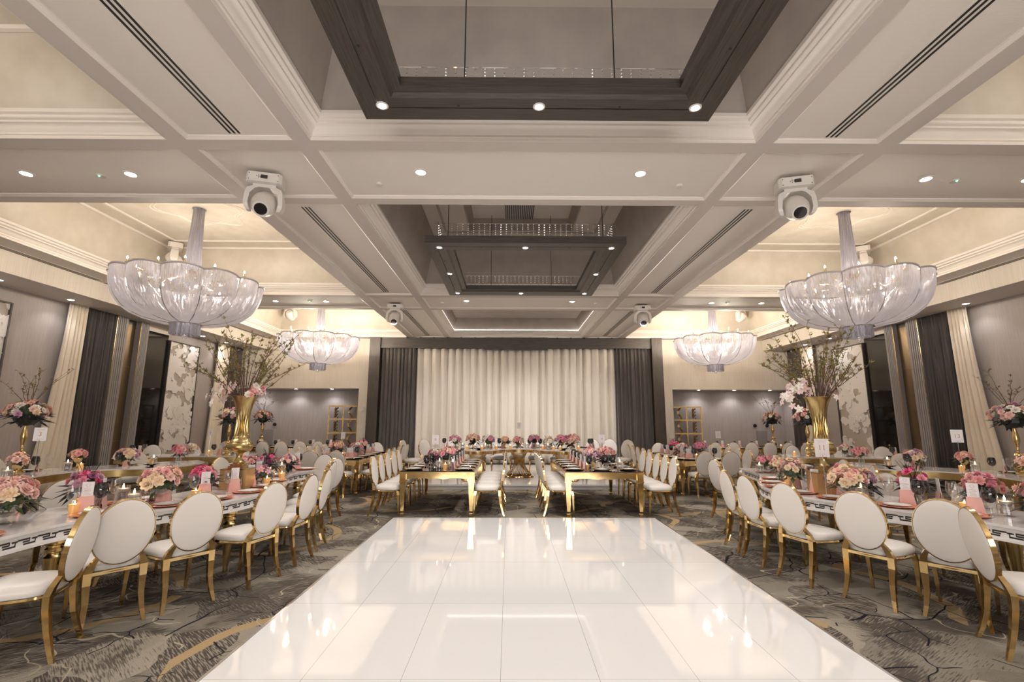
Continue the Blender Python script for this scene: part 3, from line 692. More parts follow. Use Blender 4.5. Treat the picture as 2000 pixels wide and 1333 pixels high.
# ------------------------------------------------------------------ dance floor, stage
e = empty('dance_floor', (0, 0, 0), label='glossy white panelled dance floor in the middle of the carpet', category='dance floor')
MB().box(-2.135, 2.135, -2.9, 8.09, .002, .028).build('panels', 'dance', e, False)
c = MB()
for s in (-1, 1): c.prism([(s*2.135, -2.9), (s*2.165, -2.9), (s*2.165, 8.12), (s*2.135, 8.09)][::s], .0, .022)
c.prism([(-2.135, 8.09), (2.135, 8.09), (2.165, 8.12), (-2.165, 8.12)], 0, .022)
c.build('edge_ramp', 'silver', e, False)
e = empty('stage_platform', (0, 0, 0), label='low white stage platform under the head table', category='stage')
MB().box(-3.1, 3.1, 11.45, 16.4, .085, .12).build('deck', 'lacquer', e, False)
MB().box(-3.08, 3.08, 11.49, 16.38, 0, .085).build('skirting', 'lacquer', e, False)
STG = .12

# ------------------------------------------------------------------ chairs
def sup(a, n): c_, s_ = math.cos(a), math.sin(a); return math.copysign(abs(c_)**(2/n), c_), math.copysign(abs(s_)**(2/n), s_)
def chair():
    e = empty('oval_back_chair', label='', category='chair', group='')
    st = MB()
    def fn(u, v):
        a = u*2*PI; x, y = sup(a, 3.4)
        pr = [(.90, .415), (.97, .425), (1.0, .445), (.985, .468), (.93, .485), (.8, .499), (.55, .510), (.25, .514), (.001, .515)]
        k, z = pr[int(round(v*8))]
        return (x*k*(.225+.02*y), y*k*.23, z)
    st.grid(fn, 32, 8, cu=True); st.build('seat', 'vinyl', e)
    fr = MB(); o = [sup(2*PI*k/32, 3.4) for k in range(32)]
    fr.tube([(x*.212*(1+.08*y), y*.217, .405) for x, y in o], .014, 5, 0, True); fr.build('seat_rail', 'gold', e)
    for s in (-1, 1):
        MB().bar([(s*.185, .185, .41), (s*.195, .20, .34), (s*.192, .205, .20), (s*.185, .215, .0)], [.044, .040, .030, .022], [.040, .038, .028, .022]).build('leg', 'gold', e, False)
    for s in (-1, 1):
        MB().bar([(s*.118, -.262, .565), (s*.135, -.252, .53), (s*.165, -.232, .475), (s*.18, -.218, .42), (s*.18, -.222, .33), (s*.176, -.24, .20), (s*.186, -.272, .08), (s*.20, -.30, 0)],
                 [.018, .030, .046, .054, .050, .041, .033, .027], [.03, .034, .038, .04, .038, .034, .03, .026]).build('leg', 'gold', e, False)
    MB().box(-.17, .17, -.228, -.208, .392, .418).build('rear_rail', 'gold', e, False)
    mt = Matrix.Translation((0, -.287, .712)) @ Matrix.Rotation(R(8.5), 4, 'X')
    A, B = .205, .252
    pd = MB()
    prof = [(.001, .036), (.3, .035), (.6, .031), (.8, .026), (.93, .022), (.985, .017), (1, 0), (.985, -.017), (.93, -.022), (.8, -.026), (.6, -.031), (.3, -.035), (.001, -.036)]
    pd.grid(lambda u, v: (A*prof[int(round(v*12))][0]*math.cos(u*2*PI), prof[int(round(v*12))][1], B*prof[int(round(v*12))][0]*math.sin(u*2*PI)), 36, 12, cu=True)
    pd.v = [tuple(mt @ Vector(v)) for v in pd.v]; pd.build('backrest', 'vinyl', e)
    rg = MB(); sec = [(.0, -.0165), (.006, -.016), (.006, .016), (.0, .0165)]
    rg.grid(lambda u, v: ((A+sec[int(round(v*4)) % 4][0]+.0)*math.cos(u*2*PI), sec[int(round(v*4)) % 4][1], (B+sec[int(round(v*4)) % 4][0])*math.sin(u*2*PI)), 40, 4, cu=True, cv=False)
    rg.v = [tuple(mt @ Vector(v)) for v in rg.v]; rg.build('back_rim', 'gold', e)
    return e
CHAIR = chair()
def put_chair(x, y, fx, fy, label, group, z=0):
    """x, y: seat centre; fx, fy: the way the chair faces"""
    j = random.uniform(-.03, .03)
    return place(CHAIR, (x, y, z), math.atan2(-fx, fy) + j, 1.0, label=label, group=group)
def chairs_rear(rows, side, what, group, z=0, start=0, frm='camera'):
    for i, (x, y, fx, fy) in enumerate(rows):
        L = math.hypot(fx, fy); fx /= L; fy /= L
        put_chair(x + fx*.27, y + fy*.27, fx, fy, '%s white oval-back chair from %s, %s side of %s' % (ORD[i+start], frm, side, what), group, z)

# ------------------------------------------------------------------ tables
def greek_key(line, z0, h, out, mi=0):
    """meander of narrow dark slots along a line of points; out = outward offset"""
    pts = [Vector(p) for p in line]; acc = [0]
    for a, b in zip(pts, pts[1:]): acc.append(acc[-1] + (b-a).length)
    def at(s):
        s = max(0, min(acc[-1]-1e-4, s))
        for k in range(len(acc)-1):
            if s <= acc[k+1]: break
        t = (pts[k+1]-pts[k]).normalized(); q = pts[k] + t*(s-acc[k]); n = Vector((t.y, -t.x)); return q + n*out
    c = MB(); P = .155; w = .0065
    def rect(s0, s1, za, zb):
        n = max(1, int((s1-s0)/.03))
        for k in range(n):
            a, b = at(s0+(s1-s0)*k/n), at(s0+(s1-s0)*(k+1)/n); c.add([(a.x, a.y, za), (b.x, b.y, za), (b.x, b.y, zb), (a.x, a.y, zb)], [(0, 1, 2, 3)])
    s = .06
    while s + P < acc[-1] - .05:
        rect(s, s+P*.62, z0+h-w*2, z0+h); rect(s+P*.56, s+P*.62, z0+h*.45, z0+h); rect(s+P*.26, s+P*.62, z0+h*.36, z0+h*.36+w*2)
        rect(s+P*.30, s+P*.92, z0, z0+w*2); rect(s+P*.86, s+P*.92, z0, z0+h*.62); rect(s+P*.70, s+P*1.0, z0+h*.62, z0+h*.62+w*2)
        s += P
    return c
def turned_leg(x, y, m, h=.64):
    c = MB(); c.lathe([(.001, 0), (.022, 0), (.028, .02), (.024, .05), (.028, .10), (.048, .34), (.060, .46), (.062, .49), (.045, .505), (.040, .52), (.060, .535), (.062, .555), (.045, .57), (.045, .58), (.075, .60), (.078, h)], 16, (x, y, 0))
    return c
def curved_table(name, outer, width, topm, apm, label, key=True, legs=4, h=.76, z=0, apron=.115, n=9, legfn=None):
    o = smooth_line(outer, n); i = offset_line(o, width)      # positive offset = left of travel
    poly = [(p.x, p.y) for p in o] + [(p.x, p.y) for p in reversed(i)]
    area = sum(poly[k][0]*poly[(k+1) % len(poly)][1] - poly[(k+1) % len(poly)][0]*poly[k][1] for k in range(len(poly)))
    if area < 0: poly = poly[::-1]
    e = empty(name, (0, 0, z), label=label, category='table')
    def strip(mb, lo, li, z0, z1):
        a = len(lo)
        vs = [(p.x, p.y, z0) for p in lo] + [(p.x, p.y, z0) for p in li] + [(p.x, p.y, z1) for p in lo] + [(p.x, p.y, z1) for p in li]
        fs = []
        for k in range(a-1): fs += [(k, k+1, a+k+1, a+k), (2*a+k, 3*a+k, 3*a+k+1, 2*a+k+1), (k, 2*a+k, 2*a+k+1, k+1), (a+k, a+k+1, 3*a+k+1, 3*a+k)]
        fs += [(0, a, 3*a, 2*a), (a-1, 3*a-1, 4*a-1, 2*a-1)]
        mb.add(vs, fs)
    d = 1 if width > 0 else -1
    c = MB(); strip(c, o, i, h-.022, h); c.build('tabletop', topm, e)
    oo, ii = offset_line(o, .03*d), offset_line(i, -.03*d)
    oo[0] += (o[1]-o[0]).normalized()*.03; ii[0] += (i[1]-i[0]).normalized()*.03; oo[-1] -= (o[-1]-o[-2]).normalized()*.03; ii[-1] -= (i[-1]-i[-2]).normalized()*.03
    c = MB(); strip(c, oo, ii, h-.022-apron, h-.022)
    if key: strip(c, offset_line(oo, -.012*d), offset_line(ii, .012*d), h-.022-apron, h-.022-apron+.018)
    c.build('apron', apm, e)
    if key:
        g = greek_key(oo, h-.104, .048, .0015*d if d > 0 else .0015*d); g.build('cut_out_border', 'key', e, False)
        g = greek_key([ii[-1], oo[-1]], h-.104, .048, -.002*d); 
        g.build('cut_out_border', 'key', e, False)
    for k in range(legs):
        t = .06 + .88*k/(legs-1); j = min(len(o)-1, int(t*(len(o)-1)))
        for lo, sgn in ((o, 1), (i, -1)):
            q = lo[j] + (i[j]-o[j]).normalized()*.10*sgn
            turned_leg(q.x, q.y, 'oldgold', h-.022-apron).build('leg', 'oldgold', e)
    return e, o, i
OUT_L = [(-4.35, 2.2), (-4.0, 2.9), (-3.9, 3.5), (-3.88, 4.1), (-3.6, 4.62), (-3.26, 5.1), (-3.12, 5.7), (-3.16, 6.35), (-3.36, 6.9), (-3.60, 7.35), (-3.66, 7.85), (-3.55, 8.35)]
OUT_R = [(4.6, 2.3), (4.15, 3.0), (3.92, 3.6), (3.80, 4.15), (3.56, 4.64), (3.26, 5.14), (3.02, 5.65), (3.02, 6.25), (3.18, 6.75), (3.50, 7.3), (3.74, 7.8), (3.86, 8.3), (3.92, 8.8)]
T1L, OL, IL = curved_table('curved_white_table', OUT_L, .95, 'marble', 'lacquer', 'long curving white table with dark fretwork border left of the dance floor', legs=5)
T1R, OR_, IR = curved_table('curved_white_table', OUT_R, -.95, 'marble', 'lacquer', 'long curving white table with dark fretwork border right of the dance floor', legs=5)
O2L = [(-6.6, 5.0), (-6.75, 5.8), (-7.0, 6.5), (-7.3, 7.3), (-7.35, 7.95), (-7.0, 8.38), (-6.5, 8.6), (-6.25, 9.1), (-6.3, 9.7), (-6.75, 10.2)]
O2R = [(-x - .02, y) for x, y in O2L]
T2L, _, I2L = curved_table('curved_gold_table', O2L, .92, 'marble', 'oldgold', 'curving pale-topped gold table by the left wall, behind the white table', key=False, legs=4)
T2R, _, I2R = curved_table('curved_gold_table', O2R, -.92, 'marble', 'oldgold', 'curving pale-topped gold table by the right wall, behind the white table', key=False, legs=4)
O3L = [(-9.0, 10.75), (-8.2, 11.05), (-7.5, 11.25), (-6.9, 11.25), (-6.3, 11.45)]
T3L, _, I3L = curved_table('curved_gold_table', O3L, .92, 'marble', 'oldgold', 'far curving gold table before the white relief panel on the left wall', key=False, legs=3)
T3R, _, I3R = curved_table('curved_gold_table', [(-x, y) for x, y in O3L], -.92, 'marble', 'oldgold', 'far curving gold table before the white relief panel on the right wall', key=False, legs=3)

def gold_table(x0, x1, y0, y1, label, z=0, h=.745):
    e = empty('gold_table', ((x0+x1)/2, y0, z), label=label, category='table', group='long gold tables with black mirror tops')
    w = (x1-x0)/2; L = y1-y0
    MB().box(-w, w, 0, L, h-.014, h).build('tabletop', 'blackglass', e, False)
    MB().box(-w-.006, w+.006, -.006, L+.006, h-.045, h-.014).build('top_rim', 'gold', e, False)
    c = MB()
    def ap(p, q, nrm):     # apron board with a shaped lower edge
        p, q = Vector(p), Vector(q); n = 24; vs = []
        for k in range(n+1):
            t = k/n; m_ = p + (q-p)*t; u = abs(t-.5)*2; d = .075 + .045*max(0, (u-.62)/.38)**1.5 + .018*math.exp(-((u-.18)/.12)**2)
            for off in (0, .02):
                vs += [(m_.x+nrm[0]*off, m_.y+nrm[1]*off, h-.045), (m_.x+nrm[0]*off, m_.y+nrm[1]*off, h-.045-d)]
        fs = []
        for k in range(n): a = k*4; fs += [(a, a+1, a+5, a+4), (a+2, a+6, a+7, a+3), (a+1, a+3, a+7, a+5)]
        c.add(vs, fs)
    i = .03
    ap((-w+i, i), (w-i, i), (0, 1)); ap((-w+i, L-i), (w-i, L-i), (0, -1)); ap((-w+i, i), (-w+i, L-i), (1, 0)); ap((w-i, i), (w-i, L-i), (-1, 0))
    c.build('apron', 'gold', e)
    for sx in (-1, 1):
        for y in (.05, L-.05):
            q = MB(); X = sx*(w-.05)
            q.bar([(X, y, h-.045), (X, y, h-.17)], [.105, .105], [.105, .105]); q.bar([(X, y, h-.17), (X, y, h-.185), (X, y, h-.19), (X, y, .09), (X, y, .06), (X, y, .045), (X, y, 0)], [.115, .115, .098, .054, .046, .064, .056], [.115, .115, .098, .054, .046, .064, .056])
            q.build('leg', 'gold', e, False)
    return e
gold_table(-2.10, -.84, 8.28, 10.75, 'black-topped gold table with number eight card, left of the aisle to the stage')
gold_table(.70, 2.02, 8.25, 10.75, 'black-topped gold table with number nine card, right of the aisle to the stage')
gold_table(-4.62, -3.5, 10.55, 13.3, 'black-topped gold table left of the stage, before the left gold shelf')
gold_table(3.46, 4.62, 10.55, 13.3, 'black-topped gold table right of the stage, before the right gold shelf')
gold_table(-9.0, -5.6, 15.0, 15.95, 'wide gold table before the left wall niche')
gold_table(5.6, 9.0, 15.0, 15.95, 'wide gold table before the right wall niche')

# head table on three woven hourglass bases
HF = [(-2.35, 12.75), (-1.9, 12.35), (-1.45, 11.95), (-1.0, 11.78), (-.6, 12.05), (-.3, 12.5), (0, 12.62), (.3, 12.5), (.62, 12.05), (1.05, 11.78), (1.5, 11.95), (1.95, 12.35), (2.4, 12.75)]
HEAD, HO, HI = curved_table('head_table', HF, .95, 'marble', 'gold', 'wavy pale-topped gold head table on the stage before the ivory curtain', key=False, legs=2, z=STG, h=.75, apron=.075, n=5)
for ch in list(HEAD.children):
    if ch.name.startswith('leg'): bpy.data.objects.remove(ch)
for x, y in ((-1.05, 12.30), (0.02, 13.08), (1.12, 12.30)):
    b = empty('hourglass_base', (x, y, 0)); b.parent = HEAD
    c = MB(); c.lathe([(.001, .0), (.385, .0), (.40, .012), (.385, .035), (.34, .04)], 40); c.build('foot_ring', 'gold', b)
    r = MB(); N = 34; Hh = .64
    for k in range(N):
        for s in (-1, 1):
            a = 2*PI*k/N; tw = s*R(128); pts = []
            for t in range(9):
                u = t/8; A_ = Vector((.345*math.cos(a), .345*math.sin(a))); B_ = Vector((.255*math.cos(a+tw), .255*math.sin(a+tw))); q = A_.lerp(B_, u)
                pts.append((q.x, q.y, .03 + u*Hh))
            r.tube(pts, .0045, 4)
    r.build('woven_rods', 'gold', b)
    MB().lathe([(.23, .655), (.268, .66), (.268, .675), (.23, .675)], 32).build('top_ring', 'gold', b)

# gold shelves in the niches
def etagere(x, s, label):
    e = empty('gold_shelf', (x, 17.93, 0), s*.35, label=label, category='shelf', group='gold display shelves in the niches')
    w, d, H = .50, .16, 2.12
    for sx in (-1, 0, 1):
        for sy in (-1, 1): MB().box(sx*w-.02, sx*w+.02, sy*d-.02, sy*d+.02, 0, H).build('post', 'antique', e, False)
    for z in (.12, .62, 1.12, 1.62, H-.02):
        MB().box(-w, w, -d, d, z-.015, z+.015).build('shelf_board', 'glass' if z < H-.1 else 'antique', e, False)
        c = MB(); c.box(-w, w, -d-.012, -d+.012, z-.02, z+.02).box(-w, w, d-.012, d+.012, z-.02, z+.02); c.build('shelf_edge', 'antique', e, False)
    for sx in (-.5, .5):
        for k in range(4):
            z0 = .14 + k*.5; c = MB()
            if (sx < 0) == (s > 0):
                for q in range(10):
                    a = q*2.1; c.ball((sx*w+.05*math.cos(a), .03*math.sin(a), z0+.05+q*.038), .035+.012*(q % 3), 5)
            else: c.grid(lambda u, v: (sx*w + .06*math.sin(v*2*PI+1) + (u-.5)*.07, -.02+.03*math.cos(v*2*PI), z0+.46*v), 2, 16)
            c.build('gold_ornament', 'antique', e)
    return e
etagere(-6.45, 1, 'gold display shelf with wavy ornaments in the left niche')
etagere(6.42, -1, 'gold display shelf with wavy ornaments in the right niche')

# ------------------------------------------------------------------ flowers
def petal(mb, a, r, cup, w, lean, z0, mi=0, curl=.15, n=3):
    ca, sa = math.cos(a), math.sin(a); vs = []
    for j in range(n+1):
        v = j/n; d = r*(lean*v + .12); z = z0 + cup*v - curl*r*max(0, v-.6)*2
        if v > .6: d += curl*r*(v-.6)*2.2
        hw = w*math.sin(PI*(.12+.62*v))
        for i in (-1, -.4, .4, 1):
            q = d*(1 - .22*abs(i)**2); vs.append((ca*q - sa*i*hw, sa*q + ca*i*hw, z - .06*r*abs(i)))
    fs = [(j*4+i, j*4+i+1, j*4+i+5, j*4+i+4) for j in range(n) for i in range(3)]
    mb.add(vs, fs, mi)
def flower_mb(kind):
    c = MB()
    if kind == 'rose':
        for ring, (n, r, cup, w, lean) in enumerate(((3, .30, .72, .26, .35), (5, .55, .74, .36, .62), (6, .85, .66, .46, .78), (7, 1.1, .44, .52, .92))):
            for k in range(n): petal(c, 2*PI*(k+.37*ring)/n, r, cup, w, lean, .05-.04*ring)
        c.lathe([(.001, .62), (.14, .60), (.17, .4), (.12, .1)], 7)
    elif kind == 'ruffle':
        for ring, (n, r, cup, w, lean) in enumerate(((5, .35, .80, .22, .3), (8, .7, .72, .28, .7), (10, 1.0, .45, .32, .9), (10, 1.1, .15, .34, .95))):
            for k in range(n): petal(c, 2*PI*(k+.5*ring)/n + .2*(k % 3), r, cup+.1*(k % 2), w, lean, .0)
        c.ball((0, 0, .3), .3, 6)
    elif kind == 'orchid':
        for k in range(5): petal(c, 2*PI*k/5+.3, 1.15, .18, .42, .95, .1, curl=.25)
        for k in range(3): petal(c, 2*PI*k/3, .45, .35, .22, .7, .15)
    return c
FMB = {k: flower_mb(k) for k in ('rose', 'ruffle', 'orchid')}
FMESH = {}
def bloom_mesh(kind, colr):
    if (kind, colr) not in FMESH: FMESH[(kind, colr)] = FMB[kind].mesh({'rose': 'rose', 'ruffle': 'carnation', 'orchid': 'orchid'}[kind], 'f_' + colr)
    return FMESH[(kind, colr)]
def aim(p, d, s):
    return Matrix.Translation(p) @ Vector(d).to_track_quat('Z', 'Y').to_matrix().to_4x4() @ Matrix.Rotation(random.random()*6, 4, 'Z') @ Matrix.Scale(s, 4)
def leafquad(mb, p, d, l, w, mi=0):
    d = Vector(d).normalized(); s = d.cross(Vector((0, 0, 1)));
    if s.length < .1: s = Vector((1, 0, 0))
    s.normalize(); n = s.cross(d); p = Vector(p)
    mb.add([p, p + d*l*.4 + s*w - n*w*.3, p + d*l + n*(-l*.12), p + d*l*.4 - s*w - n*w*.3, p + d*l*.45], [(0, 1, 4), (1, 2, 4), (4, 2, 3), (0, 4, 3)], mi)
def blooms(parent, c, Rr, pal, n, kinds, size, near, zmin=-.15, squash=.8):
    c = Vector(c); far = MB(); mats = sorted(set(pal))
    for k in range(n):
        z = 1 - (1-zmin)*(k+.5)/n; a = k*2.399963 + random.uniform(-.25, .25); rr = math.sqrt(max(0, 1-z*z))
        d = Vector((rr*math.cos(a), rr*math.sin(a), z)); p = c + Vector((d.x*Rr, d.y*Rr, d.z*Rr*squash))*random.uniform(.82, 1.05)
        q = random.choice(pal); kd = random.choice(kinds); s = size*random.uniform(.8, 1.2)
        mt = aim(p, d + Vector((random.uniform(-.3, .3), random.uniform(-.3, .3), .15)), s)
        if near:
            me = bloom_mesh(kd, q); o = bpy.data.objects.new(me.name.split('.')[0], me); COL.objects.link(o); o.parent = parent; o.matrix_basis = mt
        else: far.merge(FMB[kd], mt, mats.index(q))
    if not near: far.build('blooms', ['f_' + m for m in mats], parent)
def foliage(parent, c, Rr, n, m='leaf', l=.10, w=.022, zlo=-.5, zhi=.5, name='leaves'):
    mb = MB(); c = Vector(c)
    for k in range(n):
        a = random.random()*2*PI; z = random.uniform(zlo, zhi); r = math.sqrt(max(.1, 1-z*z)); d = Vector((r*math.cos(a), r*math.sin(a), z))
        leafquad(mb, c + d*Rr*.75, d + Vector((0, 0, random.uniform(-.3, .3))), l*random.uniform(.7, 1.3), w)
    mb.ball(c - Vector((0, 0, Rr*.15)), Rr*.62, 8, 0, .8)
    mb.build(name, m, parent)
def vase(parent, kind):
    """returns the height of the rim"""
    c = MB()
    if kind == 'cylinder':
        c.lathe([(.001, .004), (.05, .004), (.052, .01), (.052, .17), (.048, .17), (.047, .02), (.001, .018)], 20).build('glass_vase', 'glass', parent)
        s = MB()
        for k in range(16):
            a = k*.8; s.tube([(.035*math.cos(a+2), .035*math.sin(a+2), .02), (.0, .0, .10), (.03*math.cos(a), .03*math.sin(a), .18)], .0035, 4)
        s.build('stems', 'stem', parent); return .17
    if kind == 'cube':
        c.box(-.055, .055, -.055, .055, 0, .006).box(-.055, -.052, -.055, .055, 0, .11).box(.052, .055, -.055, .055, 0, .11).box(-.055, .055, -.055, -.052, 0, .11).box(-.055, .055, .052, .055, 0, .11).build('glass_vase', 'glass', parent, False)
        s = MB()
        for k in range(14):
            a = k*.9; s.tube([(.04*math.cos(a+2), .04*math.sin(a+2), .01), (.0, .0, .07), (.04*math.cos(a), .04*math.sin(a), .12)], .003, 4)
        s.build('stems', 'stem', parent); return .11
    if kind == 'compote':
        c.lathe([(.001, 0), (.045, 0), (.05, .008), (.02, .02), (.010, .05), (.016, .07), (.012, .085), (.045, .11), (.065, .14), (.07, .17), (.064, .172), (.05, .14), (.001, .12)], 22).build('gold_compote', 'oldgold', parent); return .17
    if kind == 'urn':
        c.lathe([(.001, 0), (.05, 0), (.052, .01), (.02, .03), (.016, .05), (.06, .07), (.09, .11), (.095, .15), (.088, .152), (.08, .11), (.001, .09)], 22).build('glass_bowl', 'glass', parent); return .15
    if kind == 'black':
        c.lathe([(.001, 0), (.045, 0), (.055, .05), (.055, .12), (.05, .12), (.001, .1)], 20).build('black_vase', 'black', parent); return .12
    if kind == 'copper':
        c.lathe([(.001, 0), (.045, 0), (.05, .05), (.045, .10), (.04, .10), (.001, .08)], 18).build('copper_vase', 'copper', parent); return .10
def arrangement(x, y, z, kind, Rr, pal, n, label, group, near=True, kinds=('rose', 'ruffle'), lm='leaf', spiky=False, size=.036):
    e = empty('flower_arrangement', (x, y, z), random.random()*6, label=label, category='flowers', group=group)
    h = vase(e, kind); cz = h + Rr*.42
    foliage(e, (0, 0, cz-.02), Rr*.95, 26 if near else 14, lm, l=.10 if lm == 'leaf' else .14, w=.022 if lm == 'leaf' else .035, zlo=-.6, zhi=.2)
    blooms(e, (0, 0, cz), Rr, pal, n, kinds, size*(1 if near else 1.25), near)
    if spiky:
        s = MB()
        for k in range(16):
            a = random.random()*6.28; r = random.uniform(.3, 1)*Rr; s.tube([(0, 0, cz), (r*.7*math.cos(a), r*.7*math.sin(a), cz+Rr*.8), (r*math.cos(a+.3), r*math.sin(a+.3), cz+Rr*random.uniform(1.1, 1.5))], .0025, 3)
        s.build('dark_sprigs', 'blackleaf', e)
    return e

def branch(parent, base, tip, leafn, m=('twig', 'lime'), r=.006, fl=None, bend=.12):
    base, tip = Vector(base), Vector(tip); L = (tip-base).length; mb = MB(); pts = []
    w = Vector((random.uniform(-1, 1), random.uniform(-1, 1), random.uniform(.2, 1)))*bend*L; n = 8
    for k in range(n+1):
        t = k/n; pts.append(base.lerp(tip, t) + w*math.sin(PI*t) + Vector((random.uniform(-1, 1), random.uniform(-1, 1), 0))*.006)
    mb.tube(pts, [r*(1-.75*k/n) for k in range(n+1)], 4)
    for k in range(leafn):
        t = random.uniform(.38, 1); i = min(n-1, int(t*n)); p = pts[i].lerp(pts[i+1], t*n-i)
        sd = Vector((random.uniform(-1, 1), random.uniform(-1, 1), random.uniform(-.1, 1))).normalized()
        if random.random() < .25:
            mb.tube([p, p+sd*.04, p+sd*.07+Vector((0, 0, .02))], .0022, 3)
            p = p+sd*.06
        for q in range(3):
            leafquad(mb, p, sd + Vector((random.uniform(-1, 1), random.uniform(-1, 1), random.uniform(-.3, 1)))*.7, random.uniform(.028, .055), .011, 1)
    return mb.build('branch', list(m), parent)

def tall_piece(x, y, label, rz=0, z=.76, s=1.0, near=True):
    e = empty('tall_centrepiece', (x, y, z), rz, label=label, category='flower stand', group='tall candlestick flower stands')
    MB().lathe([(.001, 0), (.085, 0), (.09, .012), (.075, .03), (.05, .045), (.045, .06), (.08, .085), (.10, .13), (.095, .175), (.05, .215), (.022, .235), (.022, .25), (.05, .27), (.062, .295), (.05, .325), (.022, .345), (.018, .37), (.028, .385), (.02, .40),
                (.026, .44), (.045, .52), (.05, .57), (.036, .65), (.022, .74), (.03, .76), (.06, .775), (.001, .78)], 20).build('candlestick', 'oldgold', e)
    foliage(e, (0, 0, .90), .27, 46, 'blackleaf', .15, .035, -.55, .1)
    foliage(e, (0, 0, .96), .25, 40, 'leaf', .09, .018, -.3, .7, 'greenery')
    blooms(e, (0, 0, .94), .27, ['rose', 'blush', 'cream', 'ivory', 'peach', 'blush', 'mauve'], 34 if near else 30, ('rose', 'ruffle', 'rose'), .048, near, -.25, .68)
    for k in range(9):
        a = -1.2 + k*.85 + random.uniform(-.2, .2); r = random.uniform(.25, .55)
        branch(e, (0, 0, 1.0), (r*math.cos(a), r*math.sin(a), random.uniform(1.35, 1.72)), 7, r=.005)
    return e

def big_vase(x, y, label, plabel, seed, left):
    random.seed(seed)
    p = empty('gold_pedestal_box', (x, y, .76), .12 if left else -.12, label=plabel, category='pedestal')
    MB().box(-.15, .15, -.13, .13, 0, .235).build('box', 'goldbox', p, False); MB().box(-.155, .155, -.135, .135, .235, .245).build('lid', 'oldgold', p, False)
    e = empty('gold_urn_vase', (x, y, 1.005), .1, label=label, category='vase', group='large fluted gold urns of branches')
    c = MB(); c.box(-.085, .085, -.085, .085, 0, .03).box(-.07, .07, -.07, .07, .03, .055); c.build('square_foot', 'brass', e, False)
    prof = [(.001, .055), (.06, .055), (.062, .075), (.045, .10), (.034, .14), (.036, .165), (.05, .185), (.085, .20), (.125, .215), (.142, .24), (.145, .27), (.130, .30), (.118, .315), (.122, .325), (.112, .34), (.095, .36), (.098, .375), (.088, .39),
            (.086, .44), (.080, .50), (.076, .56), (.078, .62), (.086, .69), (.100, .76), (.118, .82), (.138, .865), (.150, .885), (.146, .888), (.115, .84), (.07, .70), (.001, .6)]
    fl = [.0]*17 + [.03] + [.17, .17, .15, .10, .04, .0, .0, .0] + [0]*5; fl = fl[:len(prof)] + [0]*(len(prof)-len(fl))
    MB().lathe(prof, 80, flute=fl).build('urn', 'brass', e)
    sx = -1 if left else 1
    for k in range(34):
        a = k*2.4; r = .25 + .45*((k*7) % 10)/10; zt = 1.35 + random.uniform(0, .45) - .2*r
        branch(e, (.05*math.cos(a), .05*math.sin(a), .80), (r*math.cos(a), r*math.sin(a)*.8, zt), 16 + k % 5, r=.0055, bend=.06)
    for tx, ty, tz in ((-.62*sx*-1*(-1 if left else 1), .05, 1.75), (-.75, -.1, 1.25), (.72, -.05, 1.3), (.45, .1, 1.65), (-.35, 0, 1.9)):
        branch(e, (0, 0, .82), (tx, ty, tz), 16, r=.007, bend=.08)
    # orchid trusses tumbling over one side of the rim
    for k in range(46):
        t = k/46; a = PI + random.uniform(-.75, .55)
        r = .12 + .30*t**.8 + random.uniform(-.05, .05); z = .97 + .06*math.sin(PI*t) - .34*max(0, t-.45) + random.uniform(-.06, .06)
        d = Vector((math.cos(a), math.sin(a)-.6, .2)); me = bloom_mesh('orchid', random.choice(['blush', 'ivory', 'ivory', 'petal', 'petal']))
        o = bpy.data.objects.new('orchid', me); COL.objects.link(o); o.parent = e; o.matrix_basis = aim(Vector((r*math.cos(a), r*math.sin(a)*.7-.02, z)), d, random.uniform(.028, .038))
    for k in range(18):
        a = random.uniform(-1.1, .5); r = .13 + random.uniform(0, .10); z = .90 + random.uniform(-.03, .12)
        me = bloom_mesh(random.choice(['orchid', 'rose']), random.choice(['petal', 'blush', 'ivory', 'rose'])); o = bpy.data.objects.new(me.name.split('.')[0], me); COL.objects.link(o); o.parent = e
        o.matrix_basis = aim(Vector((r*math.cos(a), r*math.sin(a), z)), (math.cos(a), math.sin(a)-.4, .3), random.uniform(.028, .036))
    return e

